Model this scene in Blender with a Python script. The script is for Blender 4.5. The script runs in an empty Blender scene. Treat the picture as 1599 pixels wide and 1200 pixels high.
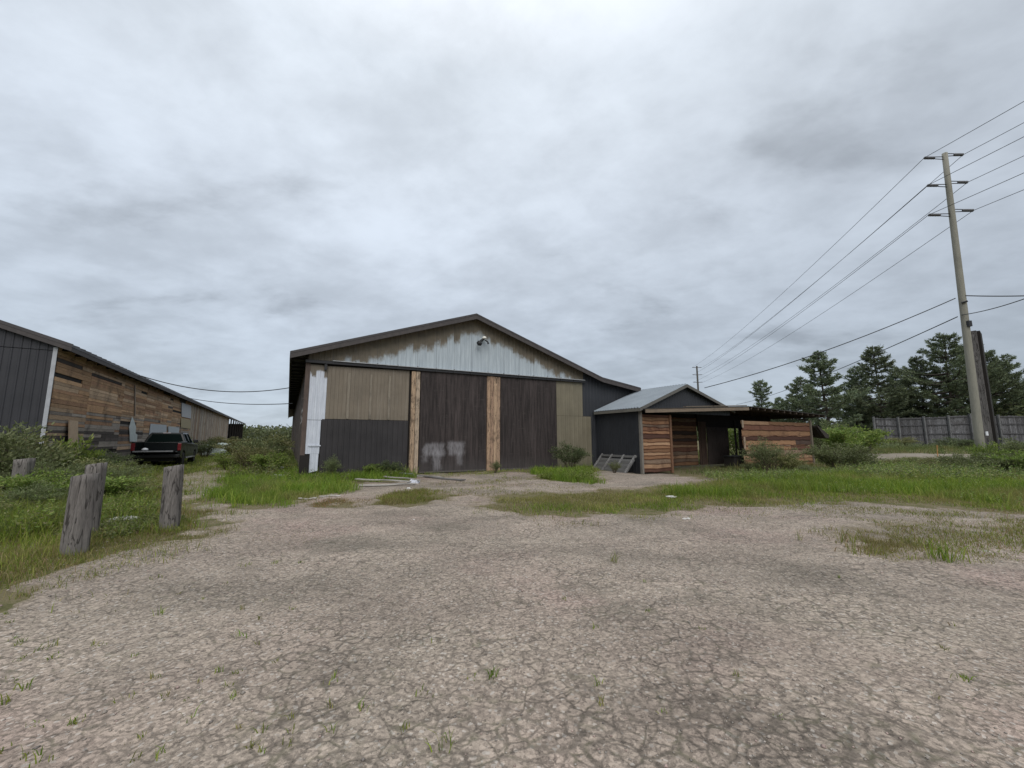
import bpy, bmesh, math, random
import numpy as np
from mathutils import Vector, Matrix
R = math.radians
C = bpy.context.scene.collection
SC = bpy.context.scene
rng = np.random.default_rng(11)
random.seed(5)

# ------------------------------------------------------------------ camera
FPX, HZ, EYE = 640.0, 685.0, 1.6
PITCH = math.atan((HZ - 600) / FPX)
cam = bpy.data.cameras.new("camera")
cam.sensor_width = 36.0
cam.lens = 36.0 * FPX / 1599.0
cam.clip_start = 0.05
cam.clip_end = 3000
cam_o = bpy.data.objects.new("camera", cam)
C.objects.link(cam_o)
cam_o.location = (0, 0, EYE)
cam_o.rotation_euler = (R(90) + PITCH, 0, 0)
SC.camera = cam_o

# ------------------------------------------------------------------ exposure
SC.view_settings.view_transform = 'Standard'
SC.view_settings.look = 'None'
SC.view_settings.exposure = 0.2
SC.view_settings.gamma = 1.0

# ------------------------------------------------------------------ sun
SUN_EL, SUN_AZ = 44, 172          # degrees; azimuth clockwise from +Y
sl = bpy.data.lights.new("sun", 'SUN')
sl.energy = 1.5
sl.angle = R(45)
sl.color = (1.0, 0.965, 0.92)
so = bpy.data.objects.new("sun", sl)
C.objects.link(so)
sd = Vector((math.sin(R(SUN_AZ)) * math.cos(R(SUN_EL)), math.cos(R(SUN_AZ)) * math.cos(R(SUN_EL)), math.sin(R(SUN_EL))))
so.rotation_euler = sd.to_track_quat('Z', 'Y').to_euler()
so.location = (0, 0, 60)


# ------------------------------------------------------------------ node helpers
class N:
    """small wrapper for building node trees"""
    def __init__(s, nt):
        s.nt = nt

    def new(s, t, **kw):
        n = s.nt.nodes.new(t)
        for k, v in kw.items():
            setattr(n, k, v)
        return n

    def ln(s, a, b):
        s.nt.links.new(a, b)

    def put(s, sock, v):
        if isinstance(v, bpy.types.NodeSocket):
            s.nt.links.new(v, sock)
        else:
            if isinstance(v, tuple) and len(v) == 3 and sock.type == 'RGBA':
                v = v + (1,)
            sock.default_value = v

    def math(s, op, a, b=0.0, c=None, clamp=False):
        n = s.new('ShaderNodeMath', operation=op, use_clamp=clamp)
        s.put(n.inputs[0], a); s.put(n.inputs[1], b)
        if c is not None: s.put(n.inputs[2], c)
        return n.outputs[0]

    def vmath(s, op, a, b):
        n = s.new('ShaderNodeVectorMath', operation=op)
        s.put(n.inputs[0], a); s.put(n.inputs[1], b)
        return n.outputs[0]

    def mapping(s, vec, scale=(1, 1, 1), loc=(0, 0, 0), rot=(0, 0, 0)):
        n = s.new('ShaderNodeMapping')
        s.put(n.inputs['Vector'], vec)
        n.inputs['Scale'].default_value = scale
        n.inputs['Location'].default_value = loc
        n.inputs['Rotation'].default_value = rot
        return n.outputs[0]

    def noise(s, vec, scale, detail=4, rough=0.55, dist=0.0, color=False):
        n = s.new('ShaderNodeTexNoise')
        if vec is not None: s.put(n.inputs['Vector'], vec)
        n.inputs['Scale'].default_value = scale
        n.inputs['Detail'].default_value = detail
        n.inputs['Roughness'].default_value = rough
        n.inputs['Distortion'].default_value = dist
        return n.outputs['Color' if color else 'Fac']

    def voro(s, vec, scale, feature='F1', out='Distance', rand=1.0):
        n = s.new('ShaderNodeTexVoronoi', feature=feature)
        s.put(n.inputs['Vector'], vec)
        n.inputs['Scale'].default_value = scale
        n.inputs['Randomness'].default_value = rand
        return n.outputs[out]

    def rng(s, v, a, b, c=0.0, d=1.0, smooth=True):
        n = s.new('ShaderNodeMapRange')
        n.interpolation_type = 'SMOOTHSTEP' if smooth else 'LINEAR'
        n.clamp = True if not smooth else n.clamp
        s.put(n.inputs[0], v)
        for i, x in zip((1, 2, 3, 4), (a, b, c, d)):
            s.put(n.inputs[i], x)
        return n.outputs[0]

    def mix(s, f, a, b, blend='MIX'):
        n = s.new('ShaderNodeMix', data_type='RGBA', blend_type=blend)
        s.put(n.inputs[0], f)
        s.put(n.inputs[6], a); s.put(n.inputs[7], b)
        return n.outputs[2]

    def ramp(s, f, stops):
        n = s.new('ShaderNodeValToRGB')
        s.put(n.inputs[0], f)
        e = n.color_ramp.elements
        while len(e) < len(stops): e.new(0.5)
        for i, (p, c) in enumerate(stops):
            e[i].position = p
            e[i].color = (c[0], c[1], c[2], 1)
        return n.outputs[0]

    def obj(s):
        return s.new('ShaderNodeTexCoord').outputs['Object']

    def col(s, name='Col'):
        n = s.new('ShaderNodeAttribute', attribute_name=name)
        return n.outputs['Color']

    def fac(s, name):
        n = s.new('ShaderNodeAttribute', attribute_name=name)
        return n.outputs['Fac']

    def sep(s, v):
        n = s.new('ShaderNodeSeparateXYZ')
        s.put(n.inputs[0], v)
        return n.outputs

    def bump(s, h, strength=0.3, dist=0.02):
        n = s.new('ShaderNodeBump')
        s.put(n.inputs['Height'], h)
        n.inputs['Strength'].default_value = strength
        n.inputs['Distance'].default_value = dist
        return n.outputs[0]

    def boxmask(s, u, z, u0, u1, z0, z1, soft=0.05):
        a = s.rng(u, u0 - soft, u0 + soft)
        b = s.rng(u, u1 - soft, u1 + soft, 1.0, 0.0)
        c = s.rng(z, z0 - soft, z0 + soft)
        d = s.rng(z, z1 - soft, z1 + soft, 1.0, 0.0)
        return s.math('MULTIPLY', s.math('MULTIPLY', a, b), s.math('MULTIPLY', c, d))


def material(name):
    m = bpy.data.materials.new(name)
    m.use_nodes = True
    nt = m.node_tree
    b = nt.nodes['Principled BSDF']
    n = N(nt)
    return m, n, b


# ------------------------------------------------------------------ world: overcast cloud deck over a Nishita sky
w = bpy.data.worlds.new("World")
SC.world = w
w.use_nodes = True
n = N(w.node_tree)
bg = w.node_tree.nodes['Background']
sky = n.new('ShaderNodeTexSky', sky_type='NISHITA')
sky.sun_disc = False
sky.sun_elevation = R(SUN_EL)
sky.sun_rotation = R(SUN_AZ)
dirv = n.new('ShaderNodeTexCoord').outputs['Generated']
dx, dy, dz = n.sep(dirv)
zc = n.math('MAXIMUM', dz, 0.0)
den = n.math('ADD', zc, 0.24)
cmb = n.new('ShaderNodeCombineXYZ')
n.ln(n.math('DIVIDE', dx, den), cmb.inputs[0])
n.ln(n.math('DIVIDE', dy, den), cmb.inputs[1])
pl = cmb.outputs[0]
big = n.noise(n.mapping(pl, (0.6, 0.7, 1), (3.1, 1.7, 0), (0, 0, R(25))), 1.1, 3, 0.5, 0.3)
med = n.noise(n.mapping(pl, (1.0, 1.25, 1), (7.3, 2.2, 0), (0, 0, R(30))), 1.9, 6, 0.55, 0.15)
fin = n.noise(n.mapping(pl, (1, 1.2, 1), (1.3, 9.2, 0), (0, 0, R(35))), 5.2, 7, 0.58, 0.15)
base = n.ramp(zc, [(0.0, (0.405, 0.465, 0.530)), (0.09, (0.400, 0.456, 0.524)), (0.25, (0.460, 0.516, 0.590)),
                   (0.48, (0.555, 0.612, 0.688)), (0.70, (0.63, 0.685, 0.75)), (1.0, (1.15, 1.17, 1.20))])
v = n.math('ADD', n.math('MULTIPLY', big, 0.45), n.math('ADD', n.math('MULTIPLY', med, 0.45), n.math('MULTIPLY', fin, 0.36)))
v = n.rng(v, 0.45, 0.82, 0.80, 1.12)
# a few darker cloud clumps
dk = n.rng(n.noise(n.mapping(pl, (0.75, 1.3, 1), (12.2, 4.1, 0), (0, 0, R(20))), 1.9, 6, 0.55, 0.15), 0.55, 0.70, 0.0, 0.20)
v = n.math('SUBTRACT', v, dk)
# the deck is thinner ahead and overhead than off to the right
side = n.rng(dx, -0.1, 0.85, 1.04, 0.86)
v = n.math('MULTIPLY', v, side)
cl = n.mix(1.0, base, v, 'MULTIPLY')
cloud_gain = n.mix(1.0, cl, (10.0, 10.0, 10.0), 'MULTIPLY')
mixed = n.mix(0.94, sky.outputs[0], cloud_gain)
n.ln(mixed, bg.inputs['Color'])
bg.inputs['Strength'].default_value = 0.108


# ------------------------------------------------------------------ pixel <-> place helpers (survey of the photograph)
CP, SP = math.cos(PITCH), math.sin(PITCH)

def ray(x, y):
    a = (x - 799.5) / FPX; v = (600 - y) / FPX
    return a, CP - SP * v, CP * v + SP

def at(x, y, Y):
    a, f, u = ray(x, y); k = Y / f
    return Vector((a * k, Y, EYE + u * k))

def G(x, y, z=0.0):
    a, f, u = ray(x, y); k = (z - EYE) / u
    return (a * k, f * k)

def on(x, y, P, ang):
    a, f, u = ray(x, y); c, s = math.cos(ang), math.sin(ang)
    det = a * (-s) + c * f
    k = (P[0] * (-s) + c * P[1]) / det
    U = (a * P[1] - f * P[0]) / det
    return U, EYE + u * k


def sst(x):
    x = np.clip(x, 0, 1)
    return x * x * (3 - 2 * x)


def vnoise(x, y, s, seed=0):
    """value noise, numpy"""
    x = np.asarray(x, float) * s + 1000; y = np.asarray(y, float) * s + 1000
    xi = np.floor(x).astype(np.int64); yi = np.floor(y).astype(np.int64)
    fx = x - xi; fy = y - yi
    fx = fx * fx * (3 - 2 * fx); fy = fy * fy * (3 - 2 * fy)
    def h(a, b):
        v = (a * 374761393 + b * 668265263 + seed * 974634777) & 0xffffffff
        v = ((v ^ (v >> 13)) * 1274126177) & 0xffffffff
        v = v ^ (v >> 16)
        return (v & 0xffff) / 65535.0
    return (h(xi, yi) * (1 - fx) + h(xi + 1, yi) * fx) * (1 - fy) + (h(xi, yi + 1) * (1 - fx) + h(xi + 1, yi + 1) * fx) * fy


def gz(x, y):
    """height of the terrain"""
    x = np.asarray(x, float); y = np.asarray(y, float)
    dip = -0.22 * sst((x - 3.5) / 3.5) * sst((y - 16.5) / 4) * sst((40 - y) / 12)
    rise = 0.55 * sst((y - 30) / 16) * sst((x - 20) / 12)
    rough = 0.05 * (vnoise(x, y, 0.35, 3) - 0.5) + 0.025 * (vnoise(x, y, 1.1, 4) - 0.5)
    far = sst((np.hypot(x, y) - 60) / 60) * 0.6 * (vnoise(x, y, 0.02, 5) - 0.3)
    return dip + rise + rough + far


def gzf(x, y):
    return float(gz(x, y))


# ------------------------------------------------------------------ object helpers
def tag(o, label, cat, group=None, kind=None):
    o['label'] = label; o['category'] = cat
    if group: o['group'] = group
    if kind: o['kind'] = kind
    return o


def thing(name, label, cat, loc=(0, 0, 0), rz=0.0, group=None):
    o = bpy.data.objects.new(name, None)
    o.empty_display_size = 0.3
    C.objects.link(o)
    o.location = loc; o.rotation_euler = (0, 0, rz)
    return tag(o, label, cat, group)


def copy_thing(o, loc, rz, label, scale=None, group=None):
    c = o.copy(); C.objects.link(c)
    c.location = loc; c.rotation_euler = (0, 0, rz)
    if scale is not None: c.scale = scale
    c['label'] = label
    if group: c['group'] = group
    for ch in list(o.children):
        d = ch.copy(); C.objects.link(d); d.parent = c
    return c


class MB:
    """collects shapes, then links them as ONE mesh object"""
    def __init__(s):
        s.v = []; s.f = []; s.c = []; s.smooth = False

    def add(s, vs, fs, col=(1, 1, 1)):
        o = len(s.v)
        s.v += [tuple(p) for p in vs]
        s.f += [tuple(i + o for i in f) for f in fs]
        s.c += [col] * len(fs)

    def quad(s, a, b, c, d, col=(1, 1, 1)):
        s.add([a, b, c, d], [(0, 1, 2, 3)], col)

    def box(s, x0, x1, y0, y1, z0, z1, col=(1, 1, 1), M=None):
        vs = [Vector((x, y, z)) for z in (z0, z1) for y in (y0, y1) for x in (x0, x1)]
        if M is not None: vs = [M @ p for p in vs]
        s.add(vs, [(0, 2, 3, 1), (4, 5, 7, 6), (0, 1, 5, 4), (2, 6, 7, 3), (0, 4, 6, 2), (1, 3, 7, 5)], col)

    def prism(s, poly, axis, a, b, col=(1, 1, 1), M=None):
        """poly: 2D outline; axis: extrusion axis 'x','y' or 'z' from a to b"""
        def P(p, t):
            q = {'x': (t, p[0], p[1]), 'y': (p[0], t, p[1]), 'z': (p[0], p[1], t)}[axis]
            return M @ Vector(q) if M is not None else q
        k = len(poly)
        s.add([P(p, a) for p in poly] + [P(p, b) for p in poly],
              [tuple(range(k)), tuple(range(2 * k - 1, k - 1, -1))] + [(i, (i + k), (i + 1) % k + k, (i + 1) % k) for i in range(k)], col)

    def tube(s, pts, rad, seg=6, col=(1, 1, 1), cap=True):
        pts = [Vector(p) for p in pts]
        if not hasattr(rad, '__len__'): rad = [rad] * len(pts)
        vs = []; fs = []
        up = Vector((0, 0, 1))
        for i, p in enumerate(pts):
            t = (pts[min(i + 1, len(pts) - 1)] - pts[max(i - 1, 0)]).normalized()
            a = t.cross(up)
            if a.length < 1e-3: a = t.cross(Vector((1, 0, 0)))
            a.normalize(); b = t.cross(a)
            for k in range(seg):
                th = 2 * math.pi * k / seg
                vs.append(p + (a * math.cos(th) + b * math.sin(th)) * rad[i])
        for i in range(len(pts) - 1):
            for k in range(seg):
                k2 = (k + 1) % seg
                fs.append((i * seg + k, i * seg + k2, (i + 1) * seg + k2, (i + 1) * seg + k))
        if cap:
            fs.append(tuple(range(seg - 1, -1, -1)))
            fs.append(tuple(range((len(pts) - 1) * seg, len(pts) * seg)))
        s.add(vs, fs, col)

    def lathe(s, prof, seg=16, col=(1, 1, 1), M=None):
        """prof: (radius, z)"""
        vs = []; fs = []
        for r, z in prof:
            for k in range(seg):
                th = 2 * math.pi * k / seg
                p = Vector((r * math.cos(th), r * math.sin(th), z))
                vs.append(M @ p if M is not None else p)
        for i in range(len(prof) - 1):
            for k in range(seg):
                k2 = (k + 1) % seg
                fs.append((i * seg + k, i * seg + k2, (i + 1) * seg + k2, (i + 1) * seg + k))
        fs.append(tuple(range(seg - 1, -1, -1)))
        fs.append(tuple(range((len(prof) - 1) * seg, len(prof) * seg)))
        s.add(vs, fs, col)

    def build(s, name, mat, parent=None, bevel=0.0, smooth=False, subsurf=0):
        me = bpy.data.meshes.new(name)
        me.from_pydata([tuple(p) for p in s.v], [], s.f)
        ca = me.color_attributes.new("Col", 'FLOAT_COLOR', 'CORNER')
        arr = np.ones((len(me.loops), 4), np.float32)
        tot = np.array([len(f) for f in s.f])
        arr[:, :3] = np.repeat(np.array(s.c, np.float32).reshape(-1, 3), tot, axis=0)
        ca.data.foreach_set('color', arr.ravel())
        me.materials.append(mat)
        me.update()
        if smooth:
            me.polygons.foreach_set('use_smooth', [True] * len(me.polygons))
        o = bpy.data.objects.new(name, me)
        C.objects.link(o)
        if parent is not None: o.parent = parent
        if bevel:
            m = o.modifiers.new("bevel", 'BEVEL'); m.width = bevel; m.segments = 2; m.limit_method = 'ANGLE'; m.angle_limit = R(35)
        if subsurf:
            m = o.modifiers.new("subsurf", 'SUBSURF'); m.levels = subsurf; m.render_levels = subsurf
        return o


def np_mesh(name, V, F, mat, cols=None, parent=None, attrs=None, smooth=False):
    """V (n,3); F list of (k,m) index arrays (tris / quads); cols per-vertex (n,3)"""
    me = bpy.data.meshes.new(name)
    nl = sum(f.size for f in F); nf = sum(len(f) for f in F)
    me.vertices.add(len(V)); me.vertices.foreach_set('co', np.asarray(V, np.float32).ravel())
    me.loops.add(nl); me.loops.foreach_set('vertex_index', np.concatenate([f.ravel() for f in F]).astype(np.int32))
    starts = []; tot = []
    o = 0
    for f in F:
        m = f.shape[1]
        starts.append(o + np.arange(len(f)) * m); tot.append(np.full(len(f), m)); o += f.size
    me.polygons.add(nf)
    me.polygons.foreach_set('loop_start', np.concatenate(starts).astype(np.int32))
    me.polygons.foreach_set('loop_total', np.concatenate(tot).astype(np.int32))
    if cols is not None:
        ca = me.color_attributes.new("Col", 'FLOAT_COLOR', 'POINT')
        a = np.ones((len(V), 4), np.float32); a[:, :3] = cols
        ca.data.foreach_set('color', a.ravel())
    for k, arr in (attrs or {}).items():
        at_ = me.attributes.new(k, 'FLOAT', 'POINT')
        at_.data.foreach_set('value', np.asarray(arr, np.float32).ravel())
    me.update(calc_edges=True)
    if smooth: me.polygons.foreach_set('use_smooth', np.ones(nf, bool))
    me.materials.append(mat)
    ob = bpy.data.objects.new(name, me)
    C.objects.link(ob)
    if parent is not None: ob.parent = parent
    return ob


# ------------------------------------------------------------------ materials
def mat_asphalt():
    m, n, b = material("cracked_asphalt")
    o = n.obj()
    wob = n.vmath('SCALE', n.vmath('SUBTRACT', n.noise(o, 5.0, 4, 0.65, color=True), (0.5, 0.5, 0.5)), (0, 0, 0))
    wob.node.inputs['Scale'].default_value = 0.11
    p = n.vmath('ADD', o, wob)
    p = n.vmath('MULTIPLY', p, (1, 1, 0))
    e1 = n.voro(p, 7.4, 'DISTANCE_TO_EDGE')
    e2 = n.voro(n.mapping(p, (1, 1, 1), (3.3, 1.2, 0)), 19.0, 'DISTANCE_TO_EDGE')
    big = n.noise(o, 0.33, 4, 0.6)
    mid = n.noise(o, 1.1, 5, 0.6)
    px, py, pz = n.sep(o)
    worn = n.boxmask(n.math('ADD', px, n.math('MULTIPLY', mid, 2.0)), py, -0.4, 3.6, 1.0, 2.9, 0.8)     # the most broken-up part of the lot
    mid2 = n.math('ADD', mid, n.math('MULTIPLY', worn, 0.06))
    wid = n.rng(mid2, 0.35, 0.70, 0.045, 0.125)
    c1 = n.math('SUBTRACT', 1.0, n.rng(e1, 0.0, wid))
    c1 = n.math('MULTIPLY', c1, n.rng(mid2, 0.34, 0.62, 0.40, 0.95))
    c1 = n.math('MULTIPLY', c1, n.rng(n.noise(o, 5.5, 3, 0.6), 0.34, 0.52, 0.35, 1.0))
    c2 = n.math('SUBTRACT', 1.0, n.rng(e2, 0.0, 0.09))
    c2 = n.math('MULTIPLY', c2, n.rng(n.noise(o, 3.7, 3, 0.6), 0.40, 0.62, 0.05, 0.42))
    e3 = n.voro(n.mapping(p, (1, 1, 1), (1.7, 4.4, 0)), 5.6, 'DISTANCE_TO_EDGE')
    c3 = n.math('MULTIPLY', n.math('SUBTRACT', 1.0, n.rng(e3, 0.0, n.rng(n.noise(o, 2.4, 3, .6), .35, .7, .05, .16))), n.math('MULTIPLY', worn, n.rng(n.noise(o, 1.9, 3, .6), .32, .55, .35, 1.0)))
    crack = n.math('MAXIMUM', n.math('MAXIMUM', c1, c3), c2)
    cell = n.sep(n.voro(p, 7.4, 'F1', 'Color'))[0]
    g1 = n.sep(n.voro(o, 52, 'F1', 'Color'))
    g2 = n.noise(o, 150, 2, 0.7)
    g3 = n.noise(o, 24, 4, 0.7)
    val = n.math('ADD', n.rng(g1[0], 0, 1, 0.63, 1.33, False), n.math('MULTIPLY', n.math('SUBTRACT', g2, 0.5), 1.1))
    val = n.math('ADD', val, n.math('MULTIPLY', n.math('SUBTRACT', g3, 0.5), 1.2))
    g4 = n.noise(o, 9.0, 5, 0.7)
    val = n.math('ADD', val, n.math('MULTIPLY', n.math('SUBTRACT', g4, 0.5), 0.6))
    val = n.math('ADD', val, n.rng(cell, 0, 1, -0.06, 0.06, False))
    base = n.ramp(big, [(0.30, (0.215, 0.182, 0.146)), (0.43, (0.290, 0.242, 0.196)), (0.54, (0.300, 0.245, 0.200)), (0.66, (0.328, 0.248, 0.210))])
    c = n.mix(1.0, base, val, 'MULTIPLY')
    # pale stones
    st = n.rng(g1[1], 0.92, 0.97)
    c = n.mix(n.math('MULTIPLY', st, 0.55), c, (0.52, 0.48, 0.43))
    # damp lichen blotches
    bl = n.math('MULTIPLY', n.rng(n.noise(o, 0.75, 6, 0.65, 0.5), 0.56, 0.72), n.rng(n.noise(o, 6, 3), 0.35, 0.6))
    c = n.mix(n.math('MULTIPLY', bl, 0.5), c, (0.110, 0.104, 0.078))
    c = n.mix(n.math('MULTIPLY', crack, 0.70), c, n.mix(n.rng(n.noise(o, 9, 2), 0.45, 0.7), (0.070, 0.060, 0.048), (0.080, 0.082, 0.045)))
    # broad faint stains: darker where water stands, paler where tyres pass
    stn = n.noise(n.mapping(o, (0.55, 1.0, 1), (5.2, 1.1, 0)), 0.8, 5, 0.6, 0.6)
    c = n.mix(1.0, c, n.rng(stn, 0.30, 0.70, 1.10, 0.74), 'MULTIPLY')
    for (sx, sy, sr) in ((-2.6, 6.6, 0.75), (0.75, 4.6, 0.35), (1.0, 4.05, 0.30), (-1.2, 7.6, .5), (2.7, 8.4, .6), (5.4, 3.6, .5)):
        vd = n.new('ShaderNodeVectorMath', operation='DISTANCE'); n.put(vd.inputs[0], n.vmath('ADD', n.vmath('MULTIPLY', o, (0.7, 1, 0)), n.vmath('MULTIPLY', wob, (4, 4, 0)))); vd.inputs[1].default_value = (sx * .7, sy, 0)
        c = n.mix(n.math('MULTIPLY', n.rng(vd.outputs['Value'], sr * .35, sr, .5, 0.0), n.rng(g4, 0.38, 0.62, 0.3, 1.0)), c, (0.088, 0.082, 0.062))
    # soil and moss where plants creep in
    veg = n.fac("veg")
    vm = n.rng(n.math('ADD', veg, n.math('MULTIPLY', n.math('SUBTRACT', n.noise(o, 3.2, 6, 0.7), 0.5), 1.5)), 0.14, 0.80)
    moss = n.ramp(n.noise(o, 7, 4, 0.6), [(0.35, (0.125, 0.108, 0.060)), (0.55, (0.175, 0.138, 0.085)), (0.68, (0.105, 0.108, 0.045))])
    c = n.mix(n.math('MULTIPLY', vm, 0.85), c, moss)
    n.put(b.inputs['Base Color'], c)
    b.inputs['Roughness'].default_value = 0.93
    b.inputs['Specular IOR Level'].default_value = 0.25
    h = n.math('ADD', n.math('MULTIPLY', crack, -1.0), n.math('ADD', n.math('MULTIPLY', g1[2], 0.22), n.math('MULTIPLY', g2, 0.25)))
    n.put(b.inputs['Normal'], n.bump(h, 0.5, 0.014))
    return m


def mat_soil(name, stops, sc=1.3, fine=40):
    m, n, b = material(name)
    o = n.obj()
    f = n.math('ADD', n.math('MULTIPLY', n.noise(o, sc, 6, 0.65), 0.7), n.math('MULTIPLY', n.noise(o, fine, 3, 0.7), 0.3))
    c = n.ramp(f, stops)
    n.put(b.inputs['Base Color'], c)
    b.inputs['Roughness'].default_value = 0.95
    b.inputs['Specular IOR Level'].default_value = 0.15
    n.put(b.inputs['Normal'], n.bump(n.noise(o, fine, 4, 0.7), 0.6, 0.03))
    return m


def mat_leaf(name, gain=1.0, rough=0.6, trans=0.25, sat=1.0):
    m, n, b = material(name)
    c = n.col()
    o = n.new('ShaderNodeObjectInfo').outputs['Random']
    hs = n.new('ShaderNodeHueSaturation')
    n.put(hs.inputs['Color'], c)
    n.put(hs.inputs['Value'], n.rng(o, 0, 1, 0.85 * gain, 1.15 * gain, False))
    n.put(hs.inputs['Hue'], n.rng(o, 0, 1, 0.49, 0.51, False))
    hs.inputs['Saturation'].default_value = sat
    n.put(b.inputs['Base Color'], hs.outputs[0])
    b.inputs['Roughness'].default_value = rough
    b.inputs['Specular IOR Level'].default_value = 0.3
    tr = n.new('ShaderNodeBsdfTranslucent')
    n.put(tr.inputs['Color'], hs.outputs[0])
    mx = n.new('ShaderNodeMixShader')
    mx.inputs[0].default_value = trans
    n.ln(b.outputs[0], mx.inputs[1]); n.ln(tr.outputs[0], mx.inputs[2])
    n.ln(mx.outputs[0], n.nt.nodes['Material Output'].inputs['Surface'])
    return m


def mat_wood(name, axis=(1, 8, 8), gain=1.0, contrast=0.5, rough=0.85, stain=(0.03, 0.025, 0.022), stain_amt=0.5, bumpk=0.5, cracks=0.0):
    """weathered timber: the board colour comes from the 'Col' attribute; grain is stretched along the board"""
    m, n, b = material(name)
    o = n.obj()
    g = n.noise(n.mapping(o, axis), 3.2, 6, 0.7, 0.6)
    g2 = n.noise(n.mapping(o, axis), 14, 4, 0.7, 0.3)
    s = n.rng(n.noise(o, 1.1, 5, 0.65, 0.4), 0.48, 0.72)
    c = n.mix(1.0, n.col(), n.math('MULTIPLY', n.rng(n.math('ADD', n.math('MULTIPLY', g, .6), n.math('MULTIPLY', g2, .4)), 0.25, 0.75, 1 - contrast, 1 + contrast, False), gain), 'MULTIPLY')
    c = n.mix(n.math('MULTIPLY', s, stain_amt), c, stain)
    if cracks:
        ck = n.rng(n.math('ABSOLUTE', n.math('SUBTRACT', n.noise(n.mapping(o, axis), 1.5, 3, 0.55, 0.8), 0.5)), 0.006, 0.035, cracks, 0.0)
        c = n.mix(ck, c, (0.022, 0.019, 0.017))
    kn = n.rng(n.voro(n.mapping(o, (axis[0] * 1.2, axis[1] * .45, axis[2] * .45)), 0.9), 0.05, 0.13, 0.65, 0.0)
    c = n.mix(kn, c, (0.04, 0.025, 0.018))
    n.put(b.inputs['Base Color'], c)
    b.inputs['Roughness'].default_value = rough
    b.inputs['Specular IOR Level'].default_value = 0.25
    n.put(b.inputs['Normal'], n.bump(n.math('ADD', g, n.math('MULTIPLY', g2, 0.5)), bumpk, 0.012))
    return m


def mat_sheet(name, col, var=0.2, rough=0.6, streak=0.35, streak_col=None, metallic=0.0, dirt=(0.06, 0.05, 0.04), dirt_amt=0.35):
    """painted corrugated sheet with vertical rain streaks and blotchy wear"""
    m, n, b = material(name)
    o = n.obj()
    f = n.noise(o, 0.9, 6, 0.65)
    c = n.mix(1.0, col, n.rng(f, 0.25, 0.75, 1 - var, 1 + var, False), 'MULTIPLY')
    st = n.rng(n.noise(n.mapping(o, (9, 9, 0.35)), 1.6, 5, 0.7), 0.50, 0.75)
    c = n.mix(n.math('MULTIPLY', st, streak), c, streak_col or tuple(min(1, x * 1.8) for x in col))
    z = n.sep(o)[2]
    low = n.math('MULTIPLY', n.rng(n.math('ADD', z, n.math('MULTIPLY', n.noise(o, 2.5, 4), 0.9)), 0.4, 1.2, 1.0, 0.0), dirt_amt)
    c = n.mix(low, c, dirt)
    n.put(b.inputs['Base Color'], c)
    n.put(b.inputs['Roughness'], n.rng(f, 0.3, 0.7, rough - 0.1, rough + 0.12, False))
    b.inputs['Metallic'].default_value = metallic
    b.inputs['Specular IOR Level'].default_value = 0.3
    return m


def mat_plain(name, col, rough=0.6, var=0.15, sc=6.0, metallic=0.0, spec=0.4, coat=0.0, use_col=False):
    m, n, b = material(name)
    o = n.obj()
    f = n.noise(o, sc, 5, 0.65)
    src = n.col() if use_col else col
    c = n.mix(1.0, src, n.rng(f, 0.25, 0.75, 1 - var, 1 + var, False), 'MULTIPLY')
    n.put(b.inputs['Base Color'], c)
    n.put(b.inputs['Roughness'], n.rng(f, 0.3, 0.7, max(0.02, rough - 0.06), min(1, rough + 0.08), False))
    b.inputs['Metallic'].default_value = metallic
    b.inputs['Specular IOR Level'].default_value = spec
    b.inputs['Coat Weight'].default_value = coat
    return m


ASPH = mat_asphalt()
SOIL = mat_soil("weedy_soil", [(0.30, (0.062, 0.064, 0.024)), (0.44, (0.10, 0.098, 0.040)), (0.52, (0.165, 0.138, 0.080)), (0.62, (0.115, 0.100, 0.05)), (0.72, (0.24, 0.205, 0.16))], 2.2, 34)
DIRT = mat_soil("dirt_track_soil", [(0.32, (0.10, 0.10, 0.045)), (0.46, (0.19, 0.165, 0.11)), (0.6, (0.27, 0.235, 0.19)), (0.72, (0.33, 0.29, 0.25))], 1.1, 30)
GRAVEL = mat_soil("pale_road_gravel", [(0.3, (0.16, 0.14, 0.10)), (0.5, (0.23, 0.20, 0.16)), (0.7, (0.28, 0.25, 0.21))], 0.8, 25)
GRASS = mat_leaf("grass_blades", 1.22, 0.55, 0.42)
LEAF = mat_leaf("shrub_leaves", 1.42, 0.55, 0.38)
NEEDLE = mat_leaf("pine_needles", 1.25, 0.6, 0.25)
BARK = mat_plain("tree_bark", (0.06, 0.048, 0.038), 0.9, 0.4, 12)
STEM = mat_plain("shrub_stem_bark", (0.085, 0.065, 0.045), 0.85, 0.3, 20)


# ------------------------------------------------------------------ survey points
ANG = R(28.5)
A0 = G(470, 748)
UX = Vector((math.cos(ANG), math.sin(ANG))); VX = Vector((-math.sin(ANG), math.cos(ANG)))
C0 = (0.3116 * 21.0, 21.0)                # near corner of the small shed
ANGL = R(29.5)
B0 = at(80, 610, 15.6)[:2]                # near corner of the plank-sided barn


# ------------------------------------------------------------------ ground
def inpoly(px, py, poly):
    ins = np.zeros(px.shape, bool)
    k = len(poly)
    for i in range(k):
        x1, y1 = poly[i]; x2, y2 = poly[(i + 1) % k]
        cond = ((y1 > py) != (y2 > py))
        with np.errstate(divide='ignore', invalid='ignore'):
            xi = (x2 - x1) * (py - y1) / (y2 - y1 + 1e-12) + x1
        ins ^= cond & (px < xi)
    return ins


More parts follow.
